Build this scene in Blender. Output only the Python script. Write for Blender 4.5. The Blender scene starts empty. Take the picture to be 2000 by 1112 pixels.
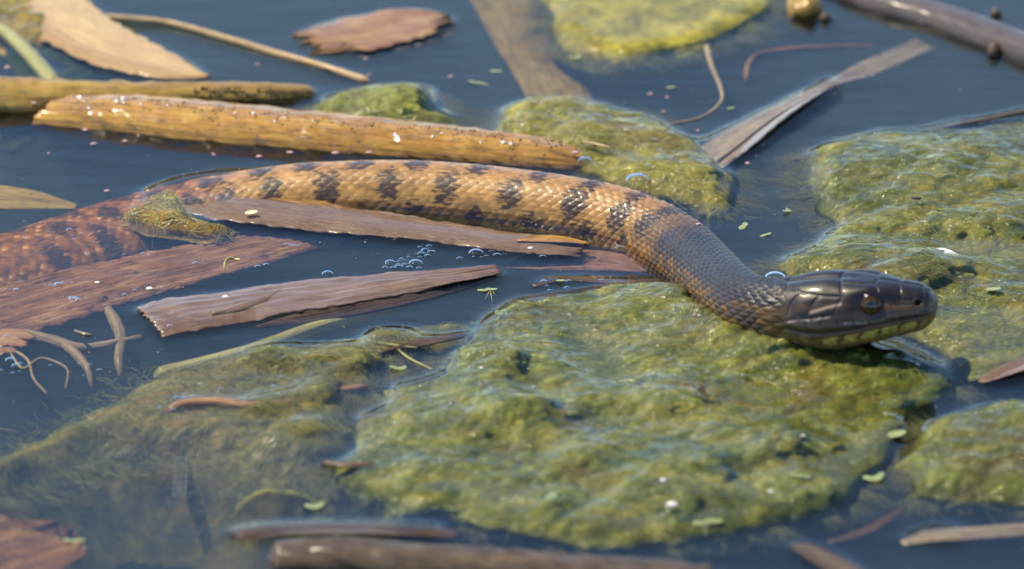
import bpy, math, random
import numpy as np
rnd = random.Random(11)
C = bpy.context.scene.collection
scene = bpy.context.scene
R_ = math.radians

# ------------------------------------------------------------------ camera
MM = 0.001
PITCH = R_(23.0)
DIST = 1600.0            # mm from the lens to the middle of the picture on the water
FRAME_W = 260.0          # mm of water across the picture at that distance
PW, PH = 2000.0, 1112.0
cam_d = bpy.data.cameras.new('camera')
cam = bpy.data.objects.new('camera', cam_d); C.objects.link(cam)
cam_d.sensor_width = 36.0
cam_d.lens = 36.0 * DIST / FRAME_W
cam_d.clip_start = 0.05
cam_d.clip_end = 500.0
cam.location = (0, -DIST * math.cos(PITCH) * MM, DIST * math.sin(PITCH) * MM)
cam.rotation_euler = (math.pi / 2 - PITCH, 0, 0)
cam_d.dof.use_dof = True
cam_d.dof.focus_distance = (DIST + 8) * MM
cam_d.dof.aperture_fstop = 14.0
scene.camera = cam

# ------------------------------------------------------------------ sky and sun
SUN_DIR = np.array([-0.46, 0.24, 0.86]); SUN_DIR = SUN_DIR / np.linalg.norm(SUN_DIR)
SUN_EL = math.asin(SUN_DIR[2]); SUN_AZ = math.atan2(SUN_DIR[0], SUN_DIR[1])
world = bpy.data.worlds.new('World'); scene.world = world
world.use_nodes = True
wn = world.node_tree
sky = wn.nodes.new('ShaderNodeTexSky')
sky.sky_type = 'NISHITA'; sky.sun_disc = False
sky.sun_elevation = SUN_EL; sky.sun_rotation = SUN_AZ
sky.air_density = 1.0; sky.dust_density = 0.0; sky.ozone_density = 6.0
wn.nodes['Background'].inputs['Strength'].default_value = 0.15
wn.links.new(sky.outputs[0], wn.nodes['Background'].inputs['Color'])
sd = bpy.data.lights.new('sun', 'SUN'); sd.energy = 3.7; sd.angle = R_(0.8); sd.color = (1.0, 0.87, 0.62)
sun = bpy.data.objects.new('sun', sd); C.objects.link(sun)
from mathutils import Vector
sun.rotation_euler = Vector(SUN_DIR).to_track_quat('Z', 'Y').to_euler()
sun.location = (-0.5, 0.5, 2)
scene.view_settings.view_transform = 'Standard'
scene.view_settings.look = 'None'
scene.view_settings.gamma = 1
scene.view_settings.use_curve_mapping = False
scene.view_settings.exposure = 0.74
scene.render.engine = 'CYCLES'
cy = scene.cycles
cy.use_denoising = True
cy.max_bounces = 10; cy.transparent_max_bounces = 24; cy.diffuse_bounces = 3
cy.glossy_bounces = 4; cy.transmission_bounces = 6; cy.volume_bounces = 0
cy.caustics_reflective = False; cy.caustics_refractive = False

# ------------------------------------------------------------------ photograph pixel -> point (mm)
_cl = np.array([0, -DIST * math.cos(PITCH), DIST * math.sin(PITCH)])
_cf = np.array([0, math.cos(PITCH), -math.sin(PITCH)])
_cu = np.array([0, math.sin(PITCH), math.cos(PITCH)])
_cr = np.array([1.0, 0, 0])
def at(px, py, z=0.0):
    px = np.asarray(px, float); py = np.asarray(py, float); z = np.asarray(z, float)
    k = FRAME_W / PW / DIST
    d = _cf + (px - PW / 2)[..., None] * k * _cr - (py - PH / 2)[..., None] * k * _cu
    t = (z - _cl[2]) / d[..., 2]
    return _cl + d * t[..., None]
def proj(P):
    q = P - _cl
    dep = q @ _cf
    k = FRAME_W / PW / DIST
    return (q @ _cr) / dep / k + PW / 2, PH / 2 - (q @ _cu) / dep / k
def atl(pts):
    a = np.array([(p[0], p[1]) for p in pts], float)
    z = np.array([p[2] if len(p) > 2 else 0 for p in pts], float)
    return at(a[:, 0], a[:, 1], z)

# ------------------------------------------------------------------ noise
def _hash(ix, iy, seed):
    h = (ix.astype(np.int64) * 374761393 + iy.astype(np.int64) * 668265263 + seed * 974711) & 0x7fffffff
    h = ((h ^ (h >> 13)) * 1274126177) & 0x7fffffff
    return (h ^ (h >> 16)) & 0xffff
def rand2(ix, iy, seed=0):
    return _hash(np.asarray(ix), np.asarray(iy), seed) / 65535.0
def perlin(x, y, seed=0):
    x = np.asarray(x, float); y = np.asarray(y, float)
    xi = np.floor(x); yi = np.floor(y); xf = x - xi; yf = y - yi
    u = xf * xf * xf * (xf * (xf * 6 - 15) + 10); v = yf * yf * yf * (yf * (yf * 6 - 15) + 10)
    def g(a, b, dx, dy):
        an = _hash(xi + a, yi + b, seed) * (2 * math.pi / 65536.0)
        return np.cos(an) * dx + np.sin(an) * dy
    n00 = g(0, 0, xf, yf); n10 = g(1, 0, xf - 1, yf); n01 = g(0, 1, xf, yf - 1); n11 = g(1, 1, xf - 1, yf - 1)
    return ((n00 * (1 - u) + n10 * u) * (1 - v) + (n01 * (1 - u) + n11 * u) * v) * 1.5
def fbm(x, y, octv=3, seed=0):
    s = 0; a = 1.0; t = 0
    for o in range(octv):
        s = s + a * perlin(x * 2 ** o, y * 2 ** o, seed + o * 17); t += a; a *= 0.5
    return s / t
def sst(a, b, x):
    t = np.clip((x - a) / (b - a), 0, 1); return t * t * (3 - 2 * t)
def gblur(A, sx, sy):
    def k1(s):
        n = max(1, int(s * 3)); k = np.exp(-0.5 * (np.arange(-n, n + 1) / max(s, 1e-3)) ** 2); return k / k.sum(), n
    for ax, s in ((0, sy), (1, sx)):
        k, n = k1(s)
        P = np.pad(A, [(n, n) if i == ax else (0, 0) for i in (0, 1)], mode='edge')
        out = np.zeros_like(A)
        for i, w in enumerate(k):
            out += w * (P[i:i + A.shape[0], :] if ax == 0 else P[:, i:i + A.shape[1]])
        A = out
    return A
def catmull(P, n_per=24):
    P = np.asarray(P, float)
    Q = np.vstack([2 * P[0] - P[1], P, 2 * P[-1] - P[-2]])
    out = []
    t = np.linspace(0, 1, n_per, endpoint=False)[:, None]
    for i in range(1, len(Q) - 2):
        a, b, c, d = Q[i - 1], Q[i], Q[i + 1], Q[i + 2]
        out.append(0.5 * ((2 * b) + (-a + c) * t + (2 * a - 5 * b + 4 * c - d) * t ** 2 + (-a + 3 * b - 3 * c + d) * t ** 3))
    out.append(P[-1:]); return np.vstack(out)
def resample(D, step=None, S=None):
    seg = np.linalg.norm(np.diff(D[:, :3], axis=0), axis=1)
    s = np.concatenate([[0], np.cumsum(seg)])
    if S is None:
        n = max(3, int(s[-1] / step) + 1); S = np.linspace(0, s[-1], n)
    return np.stack([np.interp(S, s, D[:, k]) for k in range(D.shape[1])], 1), S, s
def sdist_poly(X, Y, poly):
    """signed distance, positive inside"""
    d2 = np.full(X.shape, 1e18); ins = np.zeros(X.shape, bool)
    n = len(poly)
    for i in range(n):
        x0, y0 = poly[i]; x1, y1 = poly[(i + 1) % n]
        ex, ey = x1 - x0, y1 - y0
        t = np.clip(((X - x0) * ex + (Y - y0) * ey) / (ex * ex + ey * ey + 1e-9), 0, 1)
        d2 = np.minimum(d2, (X - x0 - t * ex) ** 2 + (Y - y0 - t * ey) ** 2)
        c = ((y0 > Y) != (y1 > Y)) & (X < (x1 - x0) * (Y - y0) / (y1 - y0 + 1e-12) + x0)
        ins ^= c
    d = np.sqrt(d2); return np.where(ins, d, -d)

# ------------------------------------------------------------------ object helpers
MEN = []      # surfaces that lift a meniscus on the water
def tag(o, label=None, cat=None, group=None, kind=None):
    if label: o['label'] = label
    if cat: o['category'] = cat
    if group: o['group'] = group
    if kind: o['kind'] = kind
    return o
def link(name, me, mat, parent=None, origin=(0, 0, 0)):
    o = bpy.data.objects.new(name, me); C.objects.link(o)
    o.location = origin
    if mat and not me.materials: me.materials.append(mat)
    if parent: o.parent = parent
    return o
def make_mesh(name, V, F, col=None, uv=None, smooth=True, extra=None):
    """V in metres; F = list of arrays, each (n,3) or (n,4)"""
    me = bpy.data.meshes.new(name)
    V = np.asarray(V, np.float32)
    me.vertices.add(len(V)); me.vertices.foreach_set('co', V.ravel())
    F = [np.asarray(f, np.int32) for f in F if len(f)]
    tot = np.concatenate([np.full(len(f), f.shape[1], np.int32) for f in F])
    vi = np.concatenate([f.ravel() for f in F])
    me.loops.add(len(vi)); me.loops.foreach_set('vertex_index', vi)
    me.polygons.add(len(tot))
    me.polygons.foreach_set('loop_start', np.concatenate([[0], np.cumsum(tot)[:-1]]).astype(np.int32))
    me.polygons.foreach_set('loop_total', tot)
    me.polygons.foreach_set('use_smooth', np.full(len(tot), smooth))
    me.update(calc_edges=True)
    if col is not None:
        a = me.attributes.new('Col', 'FLOAT_COLOR', 'POINT')
        c4 = np.ones((len(V), 4), np.float32); c4[:, :3] = col
        a.data.foreach_set('color', c4.ravel())
    if uv is not None:
        a = me.attributes.new('Along', 'FLOAT_VECTOR', 'POINT')
        a.data.foreach_set('vector', np.asarray(uv, np.float32).ravel())
    me.validate()
    return me
def mesh_obj(name, V_mm, F, mat, parent=None, col=None, uv=None, smooth=True, men=False, origin=None):
    V = np.asarray(V_mm, float)
    if men: MEN.append(V.copy())
    base = np.array([V[:, 0].mean(), V[:, 1].mean(), V[:, 2].min()]) if origin is None else np.asarray(origin, float)
    if parent is not None:
        po = np.array(parent.location) / MM
        me = make_mesh(name, (V - po) * MM, F, col, uv, smooth)
        return link(name, me, mat, parent)
    me = make_mesh(name, (V - base) * MM, F, col, uv, smooth)
    return link(name, me, mat, None, tuple(base * MM))
def empty(name, loc_mm):
    o = bpy.data.objects.new(name, None); C.objects.link(o); o.location = tuple(np.asarray(loc_mm) * MM)
    o.empty_display_size = 0.01
    return o
def grid_faces(nr, nc, wrap=False, off=0):
    r = np.arange(nr - 1)[:, None]; c = np.arange(nc if wrap else nc - 1)[None, :]
    c2 = (c + 1) % nc
    a = r * nc + c; b = r * nc + c2; d = (r + 1) * nc + c; e = (r + 1) * nc + c2
    return np.stack([a, b, e, d], -1).reshape(-1, 4) + off

# ------------------------------------------------------------------ material helpers
def nt_new(name):
    m = bpy.data.materials.new(name); m.use_nodes = True
    nt = m.node_tree; nt.nodes.clear()
    out = nt.nodes.new('ShaderNodeOutputMaterial')
    return m, nt, out
def N(nt, t, **kw):
    n = nt.nodes.new(t)
    for k, v in kw.items():
        if k in n.inputs.keys() if isinstance(k, str) else False: n.inputs[k].default_value = v
        else: setattr(n, k, v)
    return n
def L(nt, a, b): nt.links.new(a, b)
def ramp(nt, fac, stops):
    r = nt.nodes.new('ShaderNodeValToRGB'); e = r.color_ramp.elements
    while len(e) < len(stops): e.new(0.5)
    for k, (p, c) in enumerate(stops):
        e[k].position = p; e[k].color = (*c, 1)
    L(nt, fac, r.inputs[0]); return r.outputs[0]
def mapping(nt, src, scale):
    m = nt.nodes.new('ShaderNodeMapping'); m.inputs['Scale'].default_value = scale
    L(nt, src, m.inputs['Vector']); return m.outputs[0]
def noise(nt, vec, scale, detail=3, rough=0.55, dist=0.0):
    n = nt.nodes.new('ShaderNodeTexNoise'); n.inputs['Scale'].default_value = scale
    n.inputs['Detail'].default_value = detail; n.inputs['Roughness'].default_value = rough
    n.inputs['Distortion'].default_value = dist
    L(nt, vec, n.inputs['Vector']); return n.outputs['Fac']
def mixc(nt, fac, a, b, mode='MIX'):
    m = nt.nodes.new('ShaderNodeMix'); m.data_type = 'RGBA'; m.blend_type = mode
    for s, v in ((m.inputs[0], fac), (m.inputs[6], a), (m.inputs[7], b)):
        if hasattr(v, 'links') or hasattr(v, 'is_linked'): L(nt, v, s)
        else: s.default_value = v if isinstance(v, (int, float)) else (*v, 1)
    return m.outputs[2]
def bump(nt, h, dist, strength=1.0, normal=None):
    b = nt.nodes.new('ShaderNodeBump'); b.inputs['Distance'].default_value = dist
    b.inputs['Strength'].default_value = strength
    L(nt, h, b.inputs['Height'])
    if normal: L(nt, normal, b.inputs['Normal'])
    return b.outputs[0]
def principled(nt, out, base, rough=0.5, normal=None, coat=0.0, coat_rough=0.1, spec=0.5, sss=0.0, sss_r=(1, .6, .2), sss_scale=0.002):
    p = nt.nodes.new('ShaderNodeBsdfPrincipled')
    if hasattr(base, 'is_linked'): L(nt, base, p.inputs['Base Color'])
    else: p.inputs['Base Color'].default_value = (*base, 1)
    if hasattr(rough, 'is_linked'): L(nt, rough, p.inputs['Roughness'])
    else: p.inputs['Roughness'].default_value = rough
    p.inputs['Specular IOR Level'].default_value = spec
    p.inputs['Coat Weight'].default_value = coat; p.inputs['Coat Roughness'].default_value = coat_rough
    p.inputs['Coat IOR'].default_value = 1.33
    if sss:
        p.inputs['Subsurface Weight'].default_value = sss
        p.inputs['Subsurface Radius'].default_value = sss_r
        p.inputs['Subsurface Scale'].default_value = sss_scale
    if normal: L(nt, normal, p.inputs['Normal'])
    L(nt, p.outputs[0], out.inputs['Surface']); return p

def leaf_mat(name, c_lo, c_mid, c_hi, spot=(0.03, 0.02, 0.012), spots=0.35, rough=0.45, coat=0.5, streak=1.0, coat_rough=0.2, spec=0.35, con=0.0):
    """dead wet reed: long streaks (x across, y along, in mm) with stains"""
    m, nt, out = nt_new(name)
    a = nt.nodes.new('ShaderNodeAttribute'); a.attribute_name = 'Along'
    v = a.outputs['Vector']
    s1 = noise(nt, mapping(nt, v, (1.5 * streak, 0.05, 1)), 1.0, 5, 0.6, 0.3)
    s2 = noise(nt, mapping(nt, v, (0.25, 0.07, 1)), 1.0, 4, 0.6, 0.6)
    f = mixc(nt, 0.55, s1, s2)
    col = ramp(nt, f, [(0.30 - con, c_lo), (0.5, c_mid), (0.68 + con, c_hi)])
    st = noise(nt, mapping(nt, v, (0.55, 0.22, 1)), 1.0, 5, 0.65, 0.4)
    stf = ramp(nt, st, [(0.52, (0, 0, 0)), (0.70, (spots,) * 3)])
    col = mixc(nt, stf, col, spot)
    sp = noise(nt, mapping(nt, v, (1.6, 1.3, 1)), 1.0, 2, 0.5)
    spf = ramp(nt, sp, [(0.66, (0, 0, 0)), (0.72, (0.6,) * 3)])
    col = mixc(nt, spf, col, spot)
    hb = noise(nt, mapping(nt, v, (2.6 * streak, 0.09, 1)), 1.0, 3, 0.6)
    nrm = bump(nt, hb, 0.0006, 0.8)
    rg = ramp(nt, s2, [(0.3, (rough - .12,) * 3), (0.7, (rough + .15,) * 3)])
    principled(nt, out, col, rg, nrm, coat, coat_rough, spec)
    return m

def algae_mat(name, dark, mid, lite, brown, coat=1.0, hue_scale=1.0):
    m, nt, out = nt_new(name)
    g = nt.nodes.new('ShaderNodeNewGeometry')
    P = g.outputs['Position']
    n1 = noise(nt, P, 70 * hue_scale, 4, 0.65, 0.8)
    n2 = noise(nt, P, 210, 4, 0.65, 1.2)
    f = mixc(nt, 0.45, n1, n2)
    col = ramp(nt, f, [(0.36, dark), (0.49, mid), (0.62, lite)])
    nb = noise(nt, P, 34, 4, 0.6, 0.8)
    col = mixc(nt, ramp(nt, nb, [(0.55, (0, 0, 0)), (0.70, (0.75,) * 3)]), col, brown)
    at_ = nt.nodes.new('ShaderNodeAttribute'); at_.attribute_name = 'Col'
    col = mixc(nt, 1.0, col, at_.outputs['Color'], 'MULTIPLY')
    fib = noise(nt, mapping(nt, P, (420, 1100, 900)), 1.0, 5, 0.65, 1.6)
    grain = noise(nt, P, 1500, 3, 0.6)
    hb = mixc(nt, 0.35, fib, grain)
    nrm = bump(nt, hb, 0.0010, 0.6)
    p = principled(nt, out, col, 0.65, nrm, coat, 0.13, 0.08, 0.65, (0.9, 1.0, 0.3), 0.005)
    wet = noise(nt, mapping(nt, P, (260, 620, 400)), 1.0, 3, 0.5, 1.4)
    L(nt, bump(nt, wet, 0.0022, 0.6), p.inputs['Coat Normal'])
    return m

def simple_mat(name, col, rough=0.4, coat=0.4, var=0.3, scale=900, sss=0.0):
    m, nt, out = nt_new(name)
    tc = nt.nodes.new('ShaderNodeTexCoord')
    n = noise(nt, tc.outputs['Object'], scale, 3)
    lo = tuple(c * (1 - var) for c in col); hi = tuple(min(1, c * (1 + var)) for c in col)
    principled(nt, out, ramp(nt, n, [(0.3, lo), (0.7, hi)]), rough, bump(nt, n, 0.0002, 0.4), coat, 0.1, 0.4, sss, (1, 0.8, 0.4), 0.001)
    return m

# ------------------------------------------------------------------ the pond bed
def build_bed():
    m, nt, out = nt_new('pond_mud')
    g = nt.nodes.new('ShaderNodeNewGeometry')
    n1 = noise(nt, g.outputs['Position'], 18, 5, 0.6, 0.4)
    col = ramp(nt, n1, [(0.35, (0.010, 0.010, 0.007)), (0.55, (0.022, 0.022, 0.013)), (0.7, (0.05, 0.045, 0.024))])
    principled(nt, out, col, 0.9, bump(nt, n1, 0.004, 0.6), 0, 0.1, 0.1)
    xs = np.concatenate([[-40000, -4000, -900], np.arange(-330, 331, 8.0), [900, 4000, 40000]])
    ys = np.concatenate([[-40000, -4000, -900], np.arange(-360, 601, 8.0), [1200, 4000, 40000]])
    X, Y = np.meshgrid(xs, ys)
    Z = -78 + 14 * fbm(X / 90, Y / 90, 3, 5) + 5 * fbm(X / 22, Y / 22, 2, 8)
    o = mesh_obj('pond_bed', np.stack([X, Y, Z], -1).reshape(-1, 3), [grid_faces(len(ys), len(xs))], m, origin=(0, 0, -78))
    tag(o, kind='structure')
build_bed()

# ------------------------------------------------------------------ algae mats
MATS = []     # (X, Y, Z) for the filaments and the water
def algae(name, label, poly_px, mat, res=(0.45, 0.65), z_in=-0.5, depth=16, lump=5.0, lump_sc=17, edge=19, cut=-6.5, warp=4,
          humps=(), margin=8, seed=1, fine=1.0, tint=(1, 1, 1), group=None, men=True, fold=0.5, kind=None, grow=12.0, slope=None, undercut=1.15):
    pw = atl([(x, y, 0) for x, y in poly_px])[:, :2]
    x0, y0 = pw.min(0) - margin; x1, y1 = pw.max(0) + margin
    xs = np.arange(x0, x1, res[0]); ys = np.arange(y0, y1, res[1])
    X, Y = np.meshgrid(xs, ys)
    wx = X + warp * fbm(X / 16, Y / 16, 3, seed + 3); wy = Y + warp * fbm(X / 16 + 9, Y / 16, 3, seed + 4)
    d = sdist_poly(wx, wy, pw)
    d = d + grow
    prof = sst(-margin * 0.8, edge, d)
    Z = -depth + (depth + z_in) * prof
    # lumps: rounded cushions with creases between them, sheared along one direction
    c, s = math.cos(fold), math.sin(fold)
    U = (wx * c + wy * s); W = (-wx * s + wy * c)
    l1 = np.abs(perlin(U / lump_sc / 1.3, W / lump_sc, seed)) ** 0.75
    l1 = 0.45 * l1 + 0.55 * (0.30 + 0.55 * perlin(U / lump_sc / 1.1, W / lump_sc / .9, seed + 31))
    l2 = np.abs(perlin(U / (lump_sc * .5), W / (lump_sc * .36), seed + 7)) ** 0.8
    l3 = np.abs(perlin(U / (lump_sc * .21), W / (lump_sc * .14), seed + 9))
    l4 = fbm(U / 2.6, W / 1.0, 3, seed + 13)
    m_in = sst(-margin * 0.5, edge * 0.9, d)
    Z = Z + m_in * (0.72 * lump * (l1 - 0.25) + lump * 0.17 * (l2 - 0.2) + lump * 0.06 * l3 + 0.34 * fine * l4)
    Z = Z + 0.12 * fine * perlin(U / 0.9, W / 0.7, seed + 21)
    for hx, hy, sx, sy, hh in humps:
        p = at(hx, hy, 0)
        Z = Z + hh * np.exp(-0.5 * (((wx - p[0]) / sx) ** 2 + ((wy - p[1]) / sy) ** 2))
    if slope is not None:
        Z = Z + slope(X, Y) * m_in
    keep = (d > -margin * 0.95) & (Z > cut)
    nr, nc = X.shape
    F = grid_faces(nr, nc)
    k = keep.ravel(); F = F[k[F].all(1)]
    used = np.unique(F); idx = np.full(nr * nc, -1); idx[used] = np.arange(len(used))
    gy, gx = np.gradient(gblur(d, 8, 7), res[1], res[0]); gn = np.hypot(gx, gy) + 1e-6
    und = np.clip(-1.0 - Z, 0, 25) * undercut
    V = np.stack([X + und * gx / gn, Y + und * gy / gn, Z], -1).reshape(-1, 3)[used]
    col = np.ones((len(used), 3)) * np.array(tint)
    o = mesh_obj(name, V, [idx[F]], mat, col=col)
    if kind: tag(o, kind=kind)
    tag(o, label, 'algae', group)
    MATS.append(dict(o=o, X=xs, Y=ys, Z=np.where(keep, Z, -50), d=d, fold=fold, men=men, seed=seed))
    return o

A_GREEN = algae_mat('algae_green', (0.030, 0.046, 0.005), (0.102, 0.118, 0.012), (0.225, 0.215, 0.026), (0.115, 0.075, 0.014))
A_YELLOW = algae_mat('algae_yellow', (0.09, 0.09, 0.010), (0.22, 0.20, 0.018), (0.40, 0.35, 0.04), (0.17, 0.11, 0.02))
A_BROWN = algae_mat('algae_brown', (0.07, 0.05, 0.008), (0.24, 0.155, 0.018), (0.42, 0.28, 0.04), (0.07, 0.04, 0.01), coat=0.35)
A_MURK = algae_mat('algae_murk', (0.06, 0.06, 0.014), (0.15, 0.135, 0.03), (0.27, 0.23, 0.06), (0.20, 0.12, 0.03), coat=0.0)

algae('algae_mat', 'big lumpy green algae mat in the middle foreground, under the snake\'s head',
      [(1000, 590), (1130, 566), (1260, 560), (1330, 566), (1390, 620), (1440, 668), (1560, 690), (1700, 660), (1780, 690), (1850, 720),
       (1870, 760), (1800, 800), (1755, 860), (1720, 900), (1690, 940), (1650, 985), (1540, 1010), (1440, 1040), (1300, 1062), (1150, 1062), (1000, 1040), (870, 1000),
       (760, 985), (680, 950), (640, 905), (690, 870), (690, 820), (730, 790), (740, 755), (840, 725), (900, 680), (920, 630)],
      A_GREEN, z_in=0.2, lump=5.6, lump_sc=19, seed=3, fold=0.45,
      humps=[(1345, 590, 12, 9, 2.2), (1400, 635, 12, 9, 2.8), (1445, 655, 16, 10, 3.2), (1580, 690, 20, 8, 2.0), (990, 730, 8, 9, 5), (1010, 830, 10, 9, 4.5), (1170, 600, 16, 9, 2.0), (1250, 800, 14, 9, 3), (860, 830, 12, 9, 2.5), (1480, 870, 16, 12, 2.5),
             (1380, 780, 12, 9, 2), (1150, 900, 13, 9, 2.2), (1330, 960, 16, 12, 3.0), (850, 930, 10, 8, 2.4), (1600, 715, 16, 8, 2.0), (1500, 690, 14, 8, 2.0)])
algae('algae_mat', 'green algae mat at the right edge, behind the snake\'s head',
      [(1600, 300), (1680, 268), (1780, 272), (1900, 268), (2080, 250), (2080, 690), (1985, 715), (1930, 745), (1870, 730), (1800, 660), (1640, 560), (1540, 540), (1530, 520),
       (1600, 480), (1640, 440), (1600, 400), (1580, 350)],
      A_GREEN, z_in=-0.1, lump=5.0, lump_sc=22, seed=15, fold=0.55, tint=(1.05, 1.0, 0.9),
      humps=[(1850, 340, 26, 22, 5), (1700, 500, 20, 16, 3.5), (1920, 470, 14, 12, 2), (1830, 560, 18, 14, 3), (1780, 480, 10, 6, -3), (1930, 500, 14, 5, -3)])
algae('algae_mat', 'green algae mound in the lower right corner of the pond',
      [(1760, 905), (1800, 870), (1850, 830), (1900, 805), (1980, 795), (2080, 790), (2080, 990), (1960, 985), (1850, 975), (1780, 960)],
      A_GREEN, z_in=0.5, lump=4.2, lump_sc=17, seed=27, fold=0.5, humps=[(1950, 860, 20, 14, 4), (1880, 930, 12, 8, 1.5)])
algae('algae_mat', 'yellow-green algae clump beyond the snake\'s back, at the end of the orange reed',
      [(985, 215), (1040, 200), (1130, 205), (1220, 225), (1300, 250), (1360, 290), (1400, 325), (1440, 360), (1440, 400), (1380, 410), (1300, 385), (1230, 360),
       (1170, 340), (1100, 310), (1000, 285), (960, 260)],
      A_YELLOW, z_in=0.3, lump=4.0, lump_sc=18, seed=41, fold=-0.25, tint=(0.80, 0.82, 0.9),
      humps=[(1130, 250, 16, 14, 3), (1060, 220, 10, 8, 2), (1340, 340, 14, 12, 2.0), (1240, 290, 14, 12, 2)])
algae('algae_mat', 'small pale green algae cushion behind the orange reed, left of the middle',
      [(590, 205), (640, 185), (720, 172), (800, 166), (850, 180), (880, 215), (910, 235), (880, 256), (800, 250), (700, 240), (620, 225)],
      A_YELLOW, z_in=0.5, lump=3.4, lump_sc=16, grow=10, seed=53, fold=-0.1, tint=(0.85, 1.0, 1.0), humps=[(800, 200, 9, 10, 3.5), (690, 205, 14, 10, 1.5)])
algae('algae_mat', 'bright yellow algae patch just under the water at the top edge',
      [(1070, -60), (1500, -60), (1500, 20), (1440, 60), (1350, 90), (1230, 110), (1130, 95), (1080, 60)],
      A_YELLOW, z_in=0.3, lump=3.2, lump_sc=22, seed=67, fold=0.2, res=(0.6, 0.9), tint=(1.3, 1.3, 1.0), depth=18, margin=14, edge=18, undercut=0.8)
algae('algae_mat', 'drowned olive algae cloud in the left foreground with small nubs at the surface',
      [(280, 690), (420, 655), (600, 632), (780, 612), (900, 585), (980, 600), (900, 690), (800, 740), (740, 780), (720, 850), (640, 900), (520, 900), (420, 860),
       (320, 850), (200, 850), (60, 900), (-80, 960), (-80, 860), (60, 810), (180, 750)],
      A_MURK, z_in=-1.8, lump=4.0, lump_sc=10, seed=79, fold=0.2, depth=30, margin=24, edge=20, undercut=0.0, grow=5, cut=-27, res=(0.5, 0.75),
      humps=[(540, 690, 7, 7, 3.2), (690, 690, 5, 4, 2.2), (640, 720, 6, 5, 2.4), (620, 770, 5, 4, 2.6), (530, 790, 5, 4, 2.2), (600, 830, 5, 4, 2.2), (760, 660, 6, 5, 2), (820, 620, 5, 4, 2)])
algae('algae_tuft', 'golden brown mossy tuft on the left end of the pinkish leaf over the snake',
      [(250, 415), (290, 385), (330, 372), (350, 395), (380, 425), (440, 440), (420, 450), (360, 435), (300, 430)],
      A_BROWN, z_in=1.0, lump=2.4, lump_sc=9, seed=83, fold=-0.6, grow=2, depth=3, margin=4, edge=5, res=(0.4, 0.5))
algae('algae_tuft', 'yellow mossy tuft in the top left corner on the tan leaf',
      [(-80, -40), (60, -40), (100, 0), (110, 40), (70, 75), (30, 55), (-10, 40), (-80, 60)],
      A_BROWN, z_in=1.6, lump=3.2, lump_sc=12, seed=89, fold=0.3, depth=5, margin=7, edge=8, res=(0.6, 0.9), tint=(1.3, 1.35, 1.0), grow=5)
algae('algae_tuft', 'tan mossy growth round the cut reed stub at the top edge',
      [(1540, -10), (1560, -40), (1600, -30), (1612, 10), (1620, 40), (1585, 46), (1545, 35)],
      A_BROWN, z_in=1.5, lump=3.0, lump_sc=8, seed=93, fold=0.2, depth=12, margin=4, edge=6, res=(0.5, 0.7), tint=(0.9, 0.95, 1.2), grow=1)
algae('algae_tuft', 'dark low algae ridge breaking the dim water at lower left',
      [(455, 955), (500, 945), (560, 950), (605, 955), (590, 968), (520, 965)],
      A_MURK, z_in=0.6, lump=1.6, lump_sc=7, seed=97, fold=0.0, depth=10, margin=6, edge=4, tint=(0.6, 0.6, 0.5), undercut=0, grow=0)
algae('algae_tuft', 'dark strip of algae along the water line by the thin dark leaf edge at right',
      [(1680, 262), (1780, 252), (1880, 240), (2060, 225), (2060, 262), (1900, 268), (1760, 276)],
      A_GREEN, z_in=-0.3, lump=2.2, lump_sc=9, seed=101, fold=0.15, depth=10, margin=5, edge=4, tint=(0.6, 0.6, 0.6), grow=3)

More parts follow.
